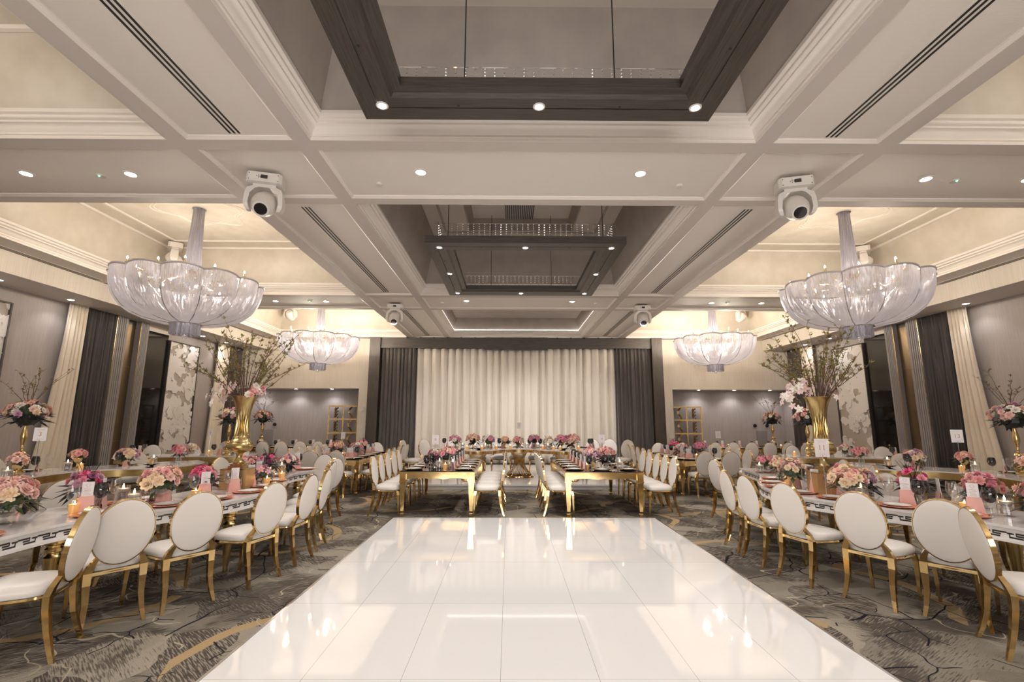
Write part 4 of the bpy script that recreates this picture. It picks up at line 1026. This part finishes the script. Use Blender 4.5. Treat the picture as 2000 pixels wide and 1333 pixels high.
# ------------------------------------------------------------------ table ware
def mk(name, cat):
    return empty(name, label='', category=cat, group='')
def charger(m):
    e = mk('charger_plate', 'plate'); MB().lathe([(.001, .004), (.10, .004), (.118, .008), (.158, .018), (.162, .015), (.12, .002), (.001, 0)], 32).build('charger', m, e); return e
def plate():
    e = mk('dinner_plate', 'plate'); MB().lathe([(.001, .005), (.075, .005), (.085, .009), (.118, .018), (.121, .016), (.085, .002), (.001, 0)], 28).build('plate', 'china', e)
    MB().lathe([(.1165, .0185), (.1215, .0175)], 28).build('gold_edge', 'gold', e); return e
def menu(w=.095):
    e = mk('menu_in_blush_holder', 'menu'); c = MB()
    c.prism([(-.058, -.030), (.058, -.030), (.052, .028), (-.052, .028)], 0, .002); n = 10
    def fn(u, v):
        x = (u-.5)*(.116-.03*v); return (x, -.026+.022*v + .006*math.sin(u*9)*(1-v), .002+.125*v)
    c.grid(fn, n, 5); c.grid(lambda u, v: (fn(u, v)[0], .022-.014*v, fn(u, v)[2]), n, 5); c.build('blush_napkin', 'blush', e)
    k = MB().box(-.036, .036, -.0012, .0012, .07, .232); k.v = [(v[0], v[1]-.004+(v[2]-.07)*.03, v[2]) for v in k.v]; k.build('card', 'card', e, False)
    t = MB()
    for q in range(5): z = .135 + q*.011; t.box(-.022+.004*(q % 2), .022-.005*(q % 3), -.0005, 0, z, z+.003)
    t.tube([(.012*math.cos(a)*(1+.3*math.sin(3*a)), -.0003, .206+.013*math.sin(a)) for a in [2*PI*k/22 for k in range(22)]], .0011, 3, 0, True)
    t.v = [(v[0], v[1]-.0055+(v[2]-.07)*.03, v[2]) for v in t.v]; t.build('print', 'ink', e, False)
    return e
def goblet():
    e = mk('black_goblet', 'glass'); MB().lathe([(.001, 0), (.034, .001), (.034, .004), (.006, .01), (.005, .09)], 16).build('stem', 'glass', e)
    MB().lathe([(.001, .088), (.018, .092), (.038, .11), (.048, .14), (.047, .165), (.040, .19), (.034, .205), (.032, .205), (.038, .18), (.001, .12)], 20).build('bowl', 'black', e); return e
def wineglass(h=1.0):
    e = mk('wine_glass', 'glass'); MB().lathe([(.001, 0), (.035, .001), (.035, .004), (.006, .012), (.004, .02), (.004, .095)], 14).build('stem', 'glass', e)
    MB().lathe([(.004, .095), (.022, .103), (.036, .125), (.040, .155), (.036, .19), (.032, .215)], 18).build('bowl', 'glass', e); return e
def flame(e, z): MB().lathe([(.001, 0), (.006, .006), (.007, .013), (.004, .026), (.0005, .038)], 8, (0, 0, z)).build('flame', 'flame', e); MB().tube([(0, 0, z-.008), (0, 0, z+.004)], .0012, 4).build('wick', 'blackm', e)
def votive():
    e = mk('votive_candle', 'candle'); MB().lathe([(.001, .002), (.028, .002), (.034, .07), (.031, .07), (.026, .008), (.001, .008)], 16).build('amber_cup', 'ambervotive', e)
    MB().lathe([(.001, .05), (.029, .05), (.027, .03)], 14).build('wax', 'wax', e); flame(e, .054); return e
def floating():
    e = mk('floating_candle', 'candle'); MB().lathe([(.001, .002), (.045, .002), (.046, .01), (.046, .115), (.044, .115), (.043, .012), (.001, .01)], 20).build('glass_cylinder', 'glass', e)
    MB().lathe([(.001, .068), (.022, .068), (.036, .082), (.037, .094), (.030, .092), (.001, .092)], 18).build('candle', 'wax', e); MB().lathe([(.001, .072), (.043, .072)], 18).build('water', 'water', e); flame(e, .094); return e
def stand(num, x, y, z, cz, label, w=.15, h=.20, rz=0, ink='goldink'):
    e = empty('table_number', (x, y, z), rz, label=label, category='table sign', group='table number cards')
    c = MB(); c.lathe([(.001, 0), (.04, 0), (.04, .008), (.001, .01)], 14); c.tube([(0, 0, 0), (0, 0, cz-z-h/2+.02)], .0035, 6); c.build('stand', 'silver', e)
    MB().box(-w/2, w/2, -.0015, .0015, cz-z-h/2, cz-z+h/2).build('card', 'card', e, False)
    t = bpy.data.curves.new('number', 'FONT'); t.body = num; t.size = h*.42; t.extrude = .0004; t.align_x = 'CENTER'; t.align_y = 'CENTER'
    o = bpy.data.objects.new('number', t); COL.objects.link(o); bpy.context.view_layer.update()
    me = bpy.data.meshes.new_from_object(o.evaluated_get(bpy.context.evaluated_depsgraph_get())); bpy.data.objects.remove(o); me.materials.append(M_[ink])
    o = bpy.data.objects.new('number', me); COL.objects.link(o); o.parent = e; o.rotation_euler = (PI/2, 0, 0); o.location = (0, -.0022, cz-z)
    s = MB()
    for sg in (1, -1):
        for q in range(2): s.tube([(-w*.3+w*.6*k/10, -.0022, cz-z+sg*h*(.34+.03*q)+.008*math.sin(k*1.3+q+sg)) for k in range(11)], .0009, 3)
    s.build('swash', 'ink', e)
    return e
CHG = charger('copper'); CHG2 = charger('gold'); PLT = plate(); MEN = menu(); GOB = goblet(); WGL = wineglass(); VOT = votive(); FLO = floating()
def setting(px, py, dx, dy, z, copper, where, n, glass=True, men=True, mr=.55, frm='from camera, '):
    """px, py: plate centre; dx, dy: unit vector from the guest towards the table middle"""
    rz = math.atan2(-dx, dy); j = lambda s: random.uniform(-s, s)
    w = '%s place %s%s' % (ORD[n], frm, where)
    place(CHG if copper else CHG2, (px, py, z), rz, 1.08, label=('copper' if copper else 'gold') + ' charger, ' + w, group='charger plates')
    place(PLT, (px, py, z+.0065), rz, label='white gold-rimmed plate, ' + w, group='white dinner plates')
    sx, sy = -dy, dx
    if men: place(MEN, (px+dx*.19+sx*j(.03), py+dy*.19+sy*j(.03), z), (j(.25) if abs(dx) < .5 else rz*mr), 1.18 if copper else 1.0, label='menu in blush napkin, ' + w, group='menu cards in blush napkins')
    place(GOB, (px+dx*.24-sx*.11+j(.015), py+dy*.24-sy*.11, z), 0, 1.2, label='black goblet, ' + w, group='black goblets')
    if glass: place(WGL, (px+dx*.20+sx*.12+j(.02), py+dy*.20+sy*.12, z), 0, 1.2, label='clear wine glass, ' + w, group='clear wine glasses')
def extra(px, py, dx, dy, z, where, n):
    place(WGL, (px+dx*.30+dy*.10, py+dy*.30-dx*.10, z), 0, .95, label='smaller clear glass, %s place from camera, %s' % (ORD[n], where), group='clear wine glasses')
def nearest(line, x, y):
    b = min(range(len(line)), key=lambda i: (line[i].x-x)**2 + (line[i].y-y)**2)
    t = (line[min(b+1, len(line)-1)] - line[max(b-1, 0)]).normalized(); return line[b], t

# ------------------------------------------------------------------ guests' chairs and places
LEFT_ROW = [(-3.38, 3.64, -.95, -.32), (-3.37, 4.03, -.78, .62), (-3.04, 4.44, -.84, .54), (-2.71, 5.05, -.95, .32), (-2.62, 5.76, -1, .05), (-2.66, 6.36, -1, -.1), (-2.86, 6.95, -.97, -.2), (-3.02, 7.55, -1, -.05), (-3.2, 8.2, -.92, .4)]
RIGHT_ROW = [(3.23, 3.66, .92, -.38), (3.36, 4.10, .78, .62), (2.96, 4.50, .86, .50), (2.66, 5.10, .95, .30), (2.58, 5.76, 1, .1), (2.60, 6.33, 1, -.05), (2.80, 6.92, .96, -.25), (3.06, 7.45, .9, -.4), (3.22, 8.1, .98, .2)]
def row_settings(row, line, inward, z, what, copper, skip=(), frm='from camera, '):
    for i, (x, y, fx, fy) in enumerate(row):
        if i in skip: continue
        L = math.hypot(fx, fy); q, t = nearest(line, x+fx/L*.35, y+fy/L*.35)
        n = Vector((-t.y, t.x))*inward
        setting(q.x+n.x*.19, q.y+n.y*.19, n.x, n.y, z, copper, what, i, frm=frm)
        if copper: extra(q.x+n.x*.19, q.y+n.y*.19, n.x, n.y, z, what, i)
chairs_rear(LEFT_ROW, 'aisle', 'left white table', 'chairs along the aisle side of the white tables')
chairs_rear(RIGHT_ROW, 'aisle', 'right white table', 'chairs along the aisle side of the white tables')
row_settings(LEFT_ROW, OL, 1, .76, 'aisle side of left white table', True)
row_settings(RIGHT_ROW, OR_, -1, .76, 'aisle side of right white table', True)
put_chair(-3.75, 8.75, -.25, -.97, 'white oval-back chair at the far end of the left white table', 'chairs along the aisle side of the white tables')
def along(line, ts, inward, gap=.30):
    """rear-leg midpoints of chairs standing outside a table edge, facing it"""
    out = []
    for t in ts:
        i = min(len(line)-1, int(t*(len(line)-1))); q = line[i]; tt = (line[min(i+1, len(line)-1)] - line[max(i-1, 0)]).normalized()
        n = Vector((-tt.y, tt.x))*inward; p = q - n*(.27+gap-.06)
        if all(math.hypot(p.x+n.x*k-a-c_*k, p.y+n.y*k-b-d_*k) > .5 for a, b, c_, d_ in out for k in (0, .45)): out.append((p.x, p.y, n.x, n.y))
    return out
r = along(IL, (.12, .23, .34, .46, .58, .70, .82, .93), -1); chairs_rear(r, 'wall', 'left white table', 'chairs along the wall side of the white tables'); row_settings(r, IL, -1, .76, 'wall side of left white table', True)
r = along(IR, (.12, .23, .34, .46, .58, .70, .82, .93), 1); chairs_rear(r, 'wall', 'right white table', 'chairs along the wall side of the white tables'); row_settings(r, IR, 1, .76, 'wall side of right white table', True)
for ln, sg, what in ((I2L, -1, 'left curving gold table'), (I2R, 1, 'right curving gold table')):
    r = along(ln, (.16, .30, .44, .57, .70, .82, .94), sg); chairs_rear(r, 'wall', what, 'chairs at the curving gold tables'); row_settings(r, ln, sg, .76, 'wall side of ' + what, False)
for ln, sg, what in ((I3L, -1, 'far left curving gold table'), (I3R, 1, 'far right curving gold table')):
    r = along(ln, (.12, .36, .60, .85), sg); chairs_rear(r, 'far', what, 'chairs at the curving gold tables', frm='the wall'); row_settings(r, ln, sg, .76, 'far side of ' + what, False, frm='from wall, ')

def long_table(x0, x1, ys, rl, rr, what, group, z=.745, mr=.3):
    """chairs and places down both sides of a straight table; rl, rr: x of the rear legs"""
    if rl is not None:
        chairs_rear([(rl, y, 1, 0) for y in ys], 'left', what, group)
        for i, y in enumerate(ys): setting(x0+.19, y, 1, 0, z, False, 'left side of ' + what, i, glass=i < 2, mr=mr)
    if rr is not None:
        chairs_rear([(rr, y, -1, 0) for y in ys], 'right', what, group)
        for i, y in enumerate(ys): setting(x1-.19, y, -1, 0, z, False, 'right side of ' + what, i, glass=i < 2, mr=mr)
Y5 = [8.56, 9.04, 9.52, 10.0, 10.48]
long_table(-2.10, -.84, Y5, -2.60, -.36, 'left aisle gold table', 'chairs at the aisle gold tables', mr=.85)
long_table(.70, 2.02, Y5, .36, 2.62, 'right aisle gold table', 'chairs at the aisle gold tables', mr=.85)
setting(1.36, 8.46, 0, 1, .745, False, 'front end of right aisle gold table', 0, men=False)
Y5 = [10.95, 11.45, 11.95, 12.45, 12.95]
long_table(-4.62, -3.5, Y5, -5.12, -3.02, 'gold table left of stage', 'chairs at the gold tables beside the stage')
long_table(3.46, 4.62, Y5, 2.98, 5.12, 'gold table right of stage', 'chairs at the gold tables beside the stage')
for s, nm in ((-1, 'left'), (1, 'right')):
    chairs_rear([(s*4.40, 10.2, 0, 1), (s*3.86, 10.2, 0, 1)], 'front', 'gold table %s of stage' % nm, 'chairs at the gold tables beside the stage', frm='the wall')
    for i, x in enumerate((4.32, 3.82)): setting(s*x, 10.75, 0, 1, .745, False, 'front end of gold table %s of stage' % nm, i, frm='from wall, ')
    put_chair(s*4.05, 13.6, 0, -1, 'white oval-back chair at the far end of the gold table %s of stage' % nm, 'chairs at the gold tables beside the stage')
    xs = [s*v for v in (5.95, 6.5, 7.05, 7.6, 8.15, 8.7)]
    for i, x in enumerate(xs):
        put_chair(x, 14.8, 0, 1, '%s oval-back chair from the stage, table before the %s niche' % (ORD[i], nm), 'chairs before the wall niches')
        place(CHG2, (x, 15.2, .745), 0, label='gold charger, %s from stage on the table before the %s niche' % (ORD[i], nm), group='charger plates')
        place(PLT, (x, 15.2, .7515), 0, label='white plate, %s from stage on the table before the %s niche' % (ORD[i], nm), group='white dinner plates')
        place(MEN, (x+.05, 15.36, .745), 0, label='menu in blush napkin, %s from stage, table before the %s niche' % (ORD[i], nm), group='menu cards in blush napkins')
        place(GOB, (x-.08, 15.42, .745), 0, label='black goblet, %s from the stage, table before the %s niche' % (ORD[i], nm), group='black goblets')
# chairs on the stage
chairs_rear([(-1.15, 13.6, .15, -1), (-.55, 13.95, 0, -1), (-.02, 14.05, 0, -1), (.52, 13.95, 0, -1), (1.15, 13.6, -.15, -1)], 'curtain', 'middle of head table', 'chairs at the head table', STG, frm='the left')
for i, (x, y, fx, fy, lb) in enumerate(((-2.72, 12.55, 1, -.25, 'leftmost'), (-2.36, 13.22, .8, -.6, 'second from left'), (-1.80, 13.62, .35, -.95, 'third from left'), (2.0, 13.35, -.35, -.95, 'third from right'), (2.5, 13.35, -.3, -.95, 'second from right'), (2.75, 12.9, -.75, -.65, 'rightmost'))):
    put_chair(x, y, fx, fy, 'white oval-back chair on the stage, %s at the head table' % lb, 'chairs at the head table', STG)
for i, x in enumerate((-1.75, -1.15, -.55, .0, .55, 1.15, 1.75, 2.15)):
    q, t = nearest(HI, x, 13.3); n = Vector((t.y, -t.x)); setting(q.x+n.x*.19, q.y+n.y*.19, n.x, n.y, STG+.75, False, 'from the left at the head table', i, glass=False, frm='')

# ------------------------------------------------------------------ flowers and candles on the tables
GF = 'low flower arrangements'
def AR(x, y, kind, Rr, pal, n, desc, where, z=.76, **k):
    where = where.replace(' the ', ' ')
    arrangement(x, y, z, kind, Rr, pal, n, '%s arrangement, %s vase, %s' % (desc, {'cylinder': 'clear cylinder', 'cube': 'clear square', 'compote': 'gold footed', 'urn': 'glass bowl', 'black': 'black', 'copper': 'copper'}[kind], where), GF, **k)
AR(-4.35, 4.05, 'urn', .17, ['rose', 'blush', 'cream', 'blush'], 26, 'large pink and cream rose', 'nearest the camera on the left white table', size=.046)
AR(-4.72, 4.55, 'copper', .10, ['ivory', 'ivory', 'cream'], 10, 'white orchid', 'behind the nearest pink roses at the left', kinds=('orchid',), lm='blackleaf')
AR(-4.42, 4.85, 'cylinder', .13, ['hot', 'plum', 'pink', 'mauve'], 16, 'magenta and black-leaf', 'near end of the left white table', lm='blackleaf', spiky=True)
AR(-3.80, 5.02, 'urn', .17, ['blush', 'rose', 'cream', 'peach'], 26, 'peach and blush rose', 'left white table between third and fourth chairs', size=.044)
AR(-3.70, 5.52, 'cylinder', .11, ['hot', 'pink', 'hot'], 12, 'hot pink peony', 'left white table before the gold pedestal', kinds=('ruffle',), lm='blackleaf', size=.046)
AR(-3.98, 6.0, 'black', .12, ['cream', 'peach', 'cream'], 16, 'cream rose bunch with green leaves', 'beside the gold pedestal on the left table', size=.034)
AR(-3.52, 6.52, 'cube', .10, ['mauve', 'rose', 'pink'], 10, 'mauve orchid', 'just behind the left gold pedestal', kinds=('orchid', 'rose'))
AR(-3.85, 6.75, 'cylinder', .13, ['rose', 'blush', 'mauve', 'cream'], 18, 'pink rose', 'behind the left gold urn', lm='blackleaf')
AR(-3.92, 7.45, 'cylinder', .13, ['hot', 'pink', 'plum'], 8, 'dark leafy arrangement with hot pink', 'far part of the left white table', lm='blackleaf', spiky=True)
AR(-3.88, 8.02, 'cube', .13, ['blush', 'rose', 'mauve', 'ivory'], 18, 'blush and lilac', 'far end of the left white table', lm='blackleaf')
AR(4.30, 4.12, 'urn', .18, ['rose', 'blush', 'cream', 'blush'], 26, 'large blush rose', 'nearest the camera on the right white table', size=.046, lm='blackleaf')
AR(4.42, 4.82, 'urn', .15, ['rose', 'blush', 'pink'], 20, 'pink hydrangea', 'right white table above the black goblet', kinds=('ruffle', 'rose'), lm='blackleaf')
AR(4.0, 5.12, 'cylinder', .14, ['hot', 'hot', 'pink'], 7, 'hot pink arrangement with broad black leaves', 'right white table', lm='blackleaf', spiky=True)
AR(3.86, 5.64, 'cube', .14, ['pink', 'ivory', 'cream', 'mauve'], 16, 'pink and pale yellow', 'right white table beside the candle', lm='blackleaf')
AR(3.38, 5.25, 'urn', .17, ['rose', 'cream', 'blush', 'peach'], 30, 'big blush rose', 'right white table before the gold pedestal', size=.040)
AR(3.32, 6.15, 'compote', .16, ['peach', 'cream', 'blush'], 22, 'peach rose', 'left of the gold urn on the right table', size=.036)
AR(3.72, 6.2, 'cube', .12, ['mauve', 'hot', 'pink', 'plum'], 16, 'magenta orchid', 'behind the right gold pedestal', kinds=('orchid', 'rose'))
AR(3.62, 6.95, 'cylinder', .12, ['cream', 'peach', 'cream'], 16, 'cream tulip bunch with green leaves', 'behind the gold urn at the right', size=.034)
AR(4.02, 7.65, 'black', .12, ['cream', 'cream', 'peach'], 14, 'cream rose', 'far part of the right white table', size=.036)
AR(4.10, 8.25, 'cube', .12, ['rose', 'pink', 'rose'], 14, 'pink carnation', 'far end of the right white table', kinds=('ruffle',))
for s, nm in ((-1, 'left'), (1, 'right')):
    w = 'on the %s curving gold table' % nm
    AR(s*7.05, 6.0, 'cylinder', .13, ['mauve', 'ivory', 'mauve', 'ivory'], 14, 'lilac and white', 'near end ' + w, near=False)
    AR(s*7.62, 7.35, 'compote', .12, ['peach', 'blush', 'peach'], 12, 'peach orchid', w + ' before the tall stand', kinds=('orchid', 'rose'), near=False)
    AR(s*7.75, 8.5, 'compote', .11, ['peach', 'rose', 'peach'], 12, 'peach bloom', w + ', middle', near=False, spiky=s < 0)
    AR(s*7.25, 8.95, 'cube', .16, ['ivory', 'blush', 'mauve', 'cream'], 22, 'white and lilac', w + ', far part', near=False)
    AR(s*6.85, 9.75, 'cylinder', .12, ['rose', 'blush', 'pink'], 14, 'pink rose', w + ', far end', near=False)
    w = 'on the far %s curving gold table' % nm
    AR(s*7.9, 11.7, 'cube', .12, ['ivory', 'cream', 'blush'], 12, 'cream', w, near=False)
    w = 'on the gold table %s of stage' % nm
    AR(s*4.25, 11.35, 'cylinder', .15, ['peach', 'cream', 'blush', 'rose'] if s < 0 else ['pink', 'mauve', 'pink'], 16, 'peach rose' if s < 0 else 'lilac pink', w + ', front', z=.745, near=False, lm='blackleaf')
    AR(s*3.98, 11.85, 'cube', .15, ['rose', 'ivory', 'blush', 'mauve'], 16, 'pink and white', w + ', middle', z=.745, near=False, lm='blackleaf')
    AR(s*4.05, 12.6, 'cylinder', .13, ['hot', 'pink', 'blush'], 12, 'hot pink', w + ', back', z=.745, near=False, lm='blackleaf', spiky=True)
w = 'on the left aisle gold table'
AR(-1.40, 8.95, 'cylinder', .15, ['rose', 'pink', 'blush', 'peach'], 16, 'pink rose with dark leaves', w + ', front', z=.745, lm='blackleaf')
AR(-1.68, 9.35, 'cube', .15, ['pink', 'mauve', 'ivory', 'plum'], 18, 'mauve and white', w + ', middle', z=.745, lm='blackleaf')
AR(-1.42, 10.1, 'cube', .14, ['rose', 'pink', 'blush'], 14, 'pink', w + ', back', z=.745, near=False)
w = 'on the right aisle gold table'
AR(1.25, 8.85, 'cylinder', .15, ['mauve', 'pink', 'blush', 'ivory'], 18, 'lilac orchid', w + ', front left', z=.745, kinds=('orchid', 'ruffle'))
AR(1.55, 9.05, 'cylinder', .16, ['rose', 'peach', 'rose'], 20, 'rose pink carnation', w + ', front right', z=.745, lm='blackleaf')
AR(1.35, 9.8, 'cube', .14, ['peach', 'plum', 'ivory'], 14, 'peach and plum', w + ', back', z=.745, near=False)
HT = STG + .75
for i, (x, y, kind, pal, rr, d) in enumerate(((-1.62, 12.35, 'cylinder', ['mauve', 'ivory', 'pink'], .14, 'lilac and white'), (-1.2, 12.75, 'compote', ['rose', 'peach', 'cream'], .16, 'tall rose pink'), (-.78, 12.35, 'cylinder', ['pink', 'ivory', 'mauve'], .15, 'pink and ivory'),
        (-.36, 12.95, 'compote', ['peach', 'cream'], .09, 'small peach'), (.0, 13.0, 'cube', ['pink', 'ivory', 'peach'], .14, 'pink and ivory'), (.42, 12.9, 'cylinder', ['mauve', 'ivory', 'pink'], .14, 'lilac pink'), (.80, 12.65, 'cube', ['ivory', 'cream'], .13, 'ivory'),
        (1.10, 12.40, 'compote', ['pink', 'peach', 'mauve'], .15, 'peach and mauve'), (1.42, 12.6, 'cylinder', ['rose', 'peach', 'rose'], .16, 'rose pink'), (1.3, 12.06, 'urn', ['peach', 'blush'], .10, 'low peach'))):
    AR(x, y, kind, rr, pal, 16, d, '%s from the left on the head table' % ORD[i], z=HT, near=False, lm='blackleaf' if i % 2 else 'leaf', spiky=i == 6)
def candles(lst, proto, desc, where, z, group):
    lst = sorted(lst, key=lambda p: p[1])
    for i, (x, y) in enumerate(lst): place(proto, (x, y, z), random.random(), 1.25 if proto is VOT else 1.35, label='%s, %s %s' % (desc, ORD[i] + ' from camera', where), group=group)
V, F = 'amber votive candle', 'floating candle in a clear glass cylinder'
candles([(-4.15, 4.45), (-4.35, 4.75), (-3.62, 5.3), (-3.42, 6.42), (-3.5, 7.0), (-3.9, 7.8)], VOT, V, 'on the left white table', .76, 'votive candles')
candles([(-3.88, 4.78), (-4.28, 5.15), (-3.52, 5.88), (-3.62, 6.9), (-3.86, 7.75)], FLO, F, 'on the left white table', .76, 'floating candles')
candles([(4.02, 4.6), (3.62, 5.55), (3.52, 6.6), (4.6, 3.7)], VOT, V, 'on the right white table', .76, 'votive candles')
candles([(4.25, 4.45), (3.58, 5.32), (4.05, 5.25), (4.35, 3.95), (3.85, 7.95)], FLO, F, 'on the right white table', .76, 'floating candles')
for s, nm in ((-1, 'left'), (1, 'right')):
    candles([(s*7.2, 6.6), (s*7.55, 8.35), (s*7.1, 9.35)], VOT, V, 'on the %s curving gold table' % nm, .76, 'votive candles')
    candles([(s*7.3, 6.9), (s*7.6, 8.15), (s*6.95, 9.2)], FLO, F, 'on the %s curving gold table' % nm, .76, 'floating candles')
    candles([(s*7.5, 11.75), (s*6.75, 11.85)], VOT, V, 'on the far %s curving gold table' % nm, .76, 'votive candles')
    candles([(s*4.05, 11.1), (s*4.1, 12.2)], VOT, V, 'on the gold table %s of stage' % nm, .745, 'votive candles')
    candles([(s*6.8, 15.5), (s*7.6, 15.55), (s*8.5, 15.5)], VOT, V, 'on the table before the %s niche' % nm, .745, 'votive candles')
candles([(-1.38, 8.62), (-1.55, 9.7)], VOT, V, 'on the left aisle gold table', .745, 'votive candles'); candles([(-1.25, 8.62), (-1.5, 8.75)], FLO, F, 'on the left aisle gold table', .745, 'floating candles')
candles([(1.12, 8.62), (1.4, 9.5)], VOT, V, 'on the right aisle gold table', .745, 'votive candles'); candles([(1.72, 8.66)], FLO, F, 'on the right aisle gold table', .745, 'floating candles')
for i, (x, y) in enumerate(((-1.3, 12.12), (-.93, 12.1), (-.58, 12.45), (-.22, 12.75), (.62, 12.4), (.86, 12.12), (1.02, 12.02), (1.5, 12.2))):
    place(VOT, (x, y, HT), 0, 1.15, label='amber votive candle, %s from the left along the head table' % ORD[i], group='votive candles')
for i, (x, y) in enumerate(((-1.1, 12.1), (-.85, 12.2), (.22, 12.78), (.74, 12.3), (1.35, 12.25), (-1.45, 12.5), (.5, 12.6))):
    place(FLO, (x, y, HT), 0, 1.15, label='floating candle in clear glass, %s of those scattered on the head table' % ORD[i], group='floating candles')

big_vase(-3.62, 6.08, 'large fluted gold urn of blossom branches on the left white table', 'square matt gold box under the left gold urn', 21, True)
big_vase(3.50, 5.78, 'large fluted gold urn of leafy branches on the right white table', 'square matt gold box under the right gold urn', 22, False)
random.seed(5)
tall_piece(-8.0, 7.75, 'tall gold candlestick of roses and twigs at the left edge, by card three')
tall_piece(8.05, 7.85, 'tall gold candlestick of roses and twigs at the right edge, by card thirteen', 2)
tall_piece(-7.0, 11.65, 'tall gold candlestick of roses just left of the left gold urn', 1, near=False)
tall_piece(7.0, 11.65, 'tall gold candlestick of roses just behind the right gold urn', 3, near=False)
tall_piece(-8.15, 15.45, 'tall gold candlestick of roses before the left niche', 4, near=False)
tall_piece(8.25, 15.45, 'tall gold candlestick of roses before the right niche', 5, near=False)
stand('3', -7.36, 7.35, .76, 1.37, 'number three card on a thin stand beside the left candlestick', rz=.5)
stand('13', 6.85, 7.6, .76, 1.37, 'number thirteen card on a thin stand at the right', rz=-.5)
stand('8', -1.62, 8.98, .745, 1.24, 'number eight card on the left aisle table', .12, .17)
stand('9', 1.56, 9.42, .745, 1.24, 'number nine card on the right aisle table', .12, .17)
stand('11', 3.30, 5.48, .76, 1.30, 'number eleven card before the right gold urn', .15, .20, -.15)
stand('12', 4.62, 11.2, .745, 1.28, 'number twelve card before the right gold shelf', .12, .16); bpy.context.view_layer.update()
stand('4', -7.35, 11.5, .76, 1.29, 'pale card on a thin stand before the far left relief panel', .12, .16)
stand('7', -4.1, 11.2, .745, 1.24, 'pale card on a thin stand before the left gold shelf', .10, .16)
stand('2', .02, 12.86, HT, 1.46, 'pale card on a thin stand in the middle of the head table', .11, .16)
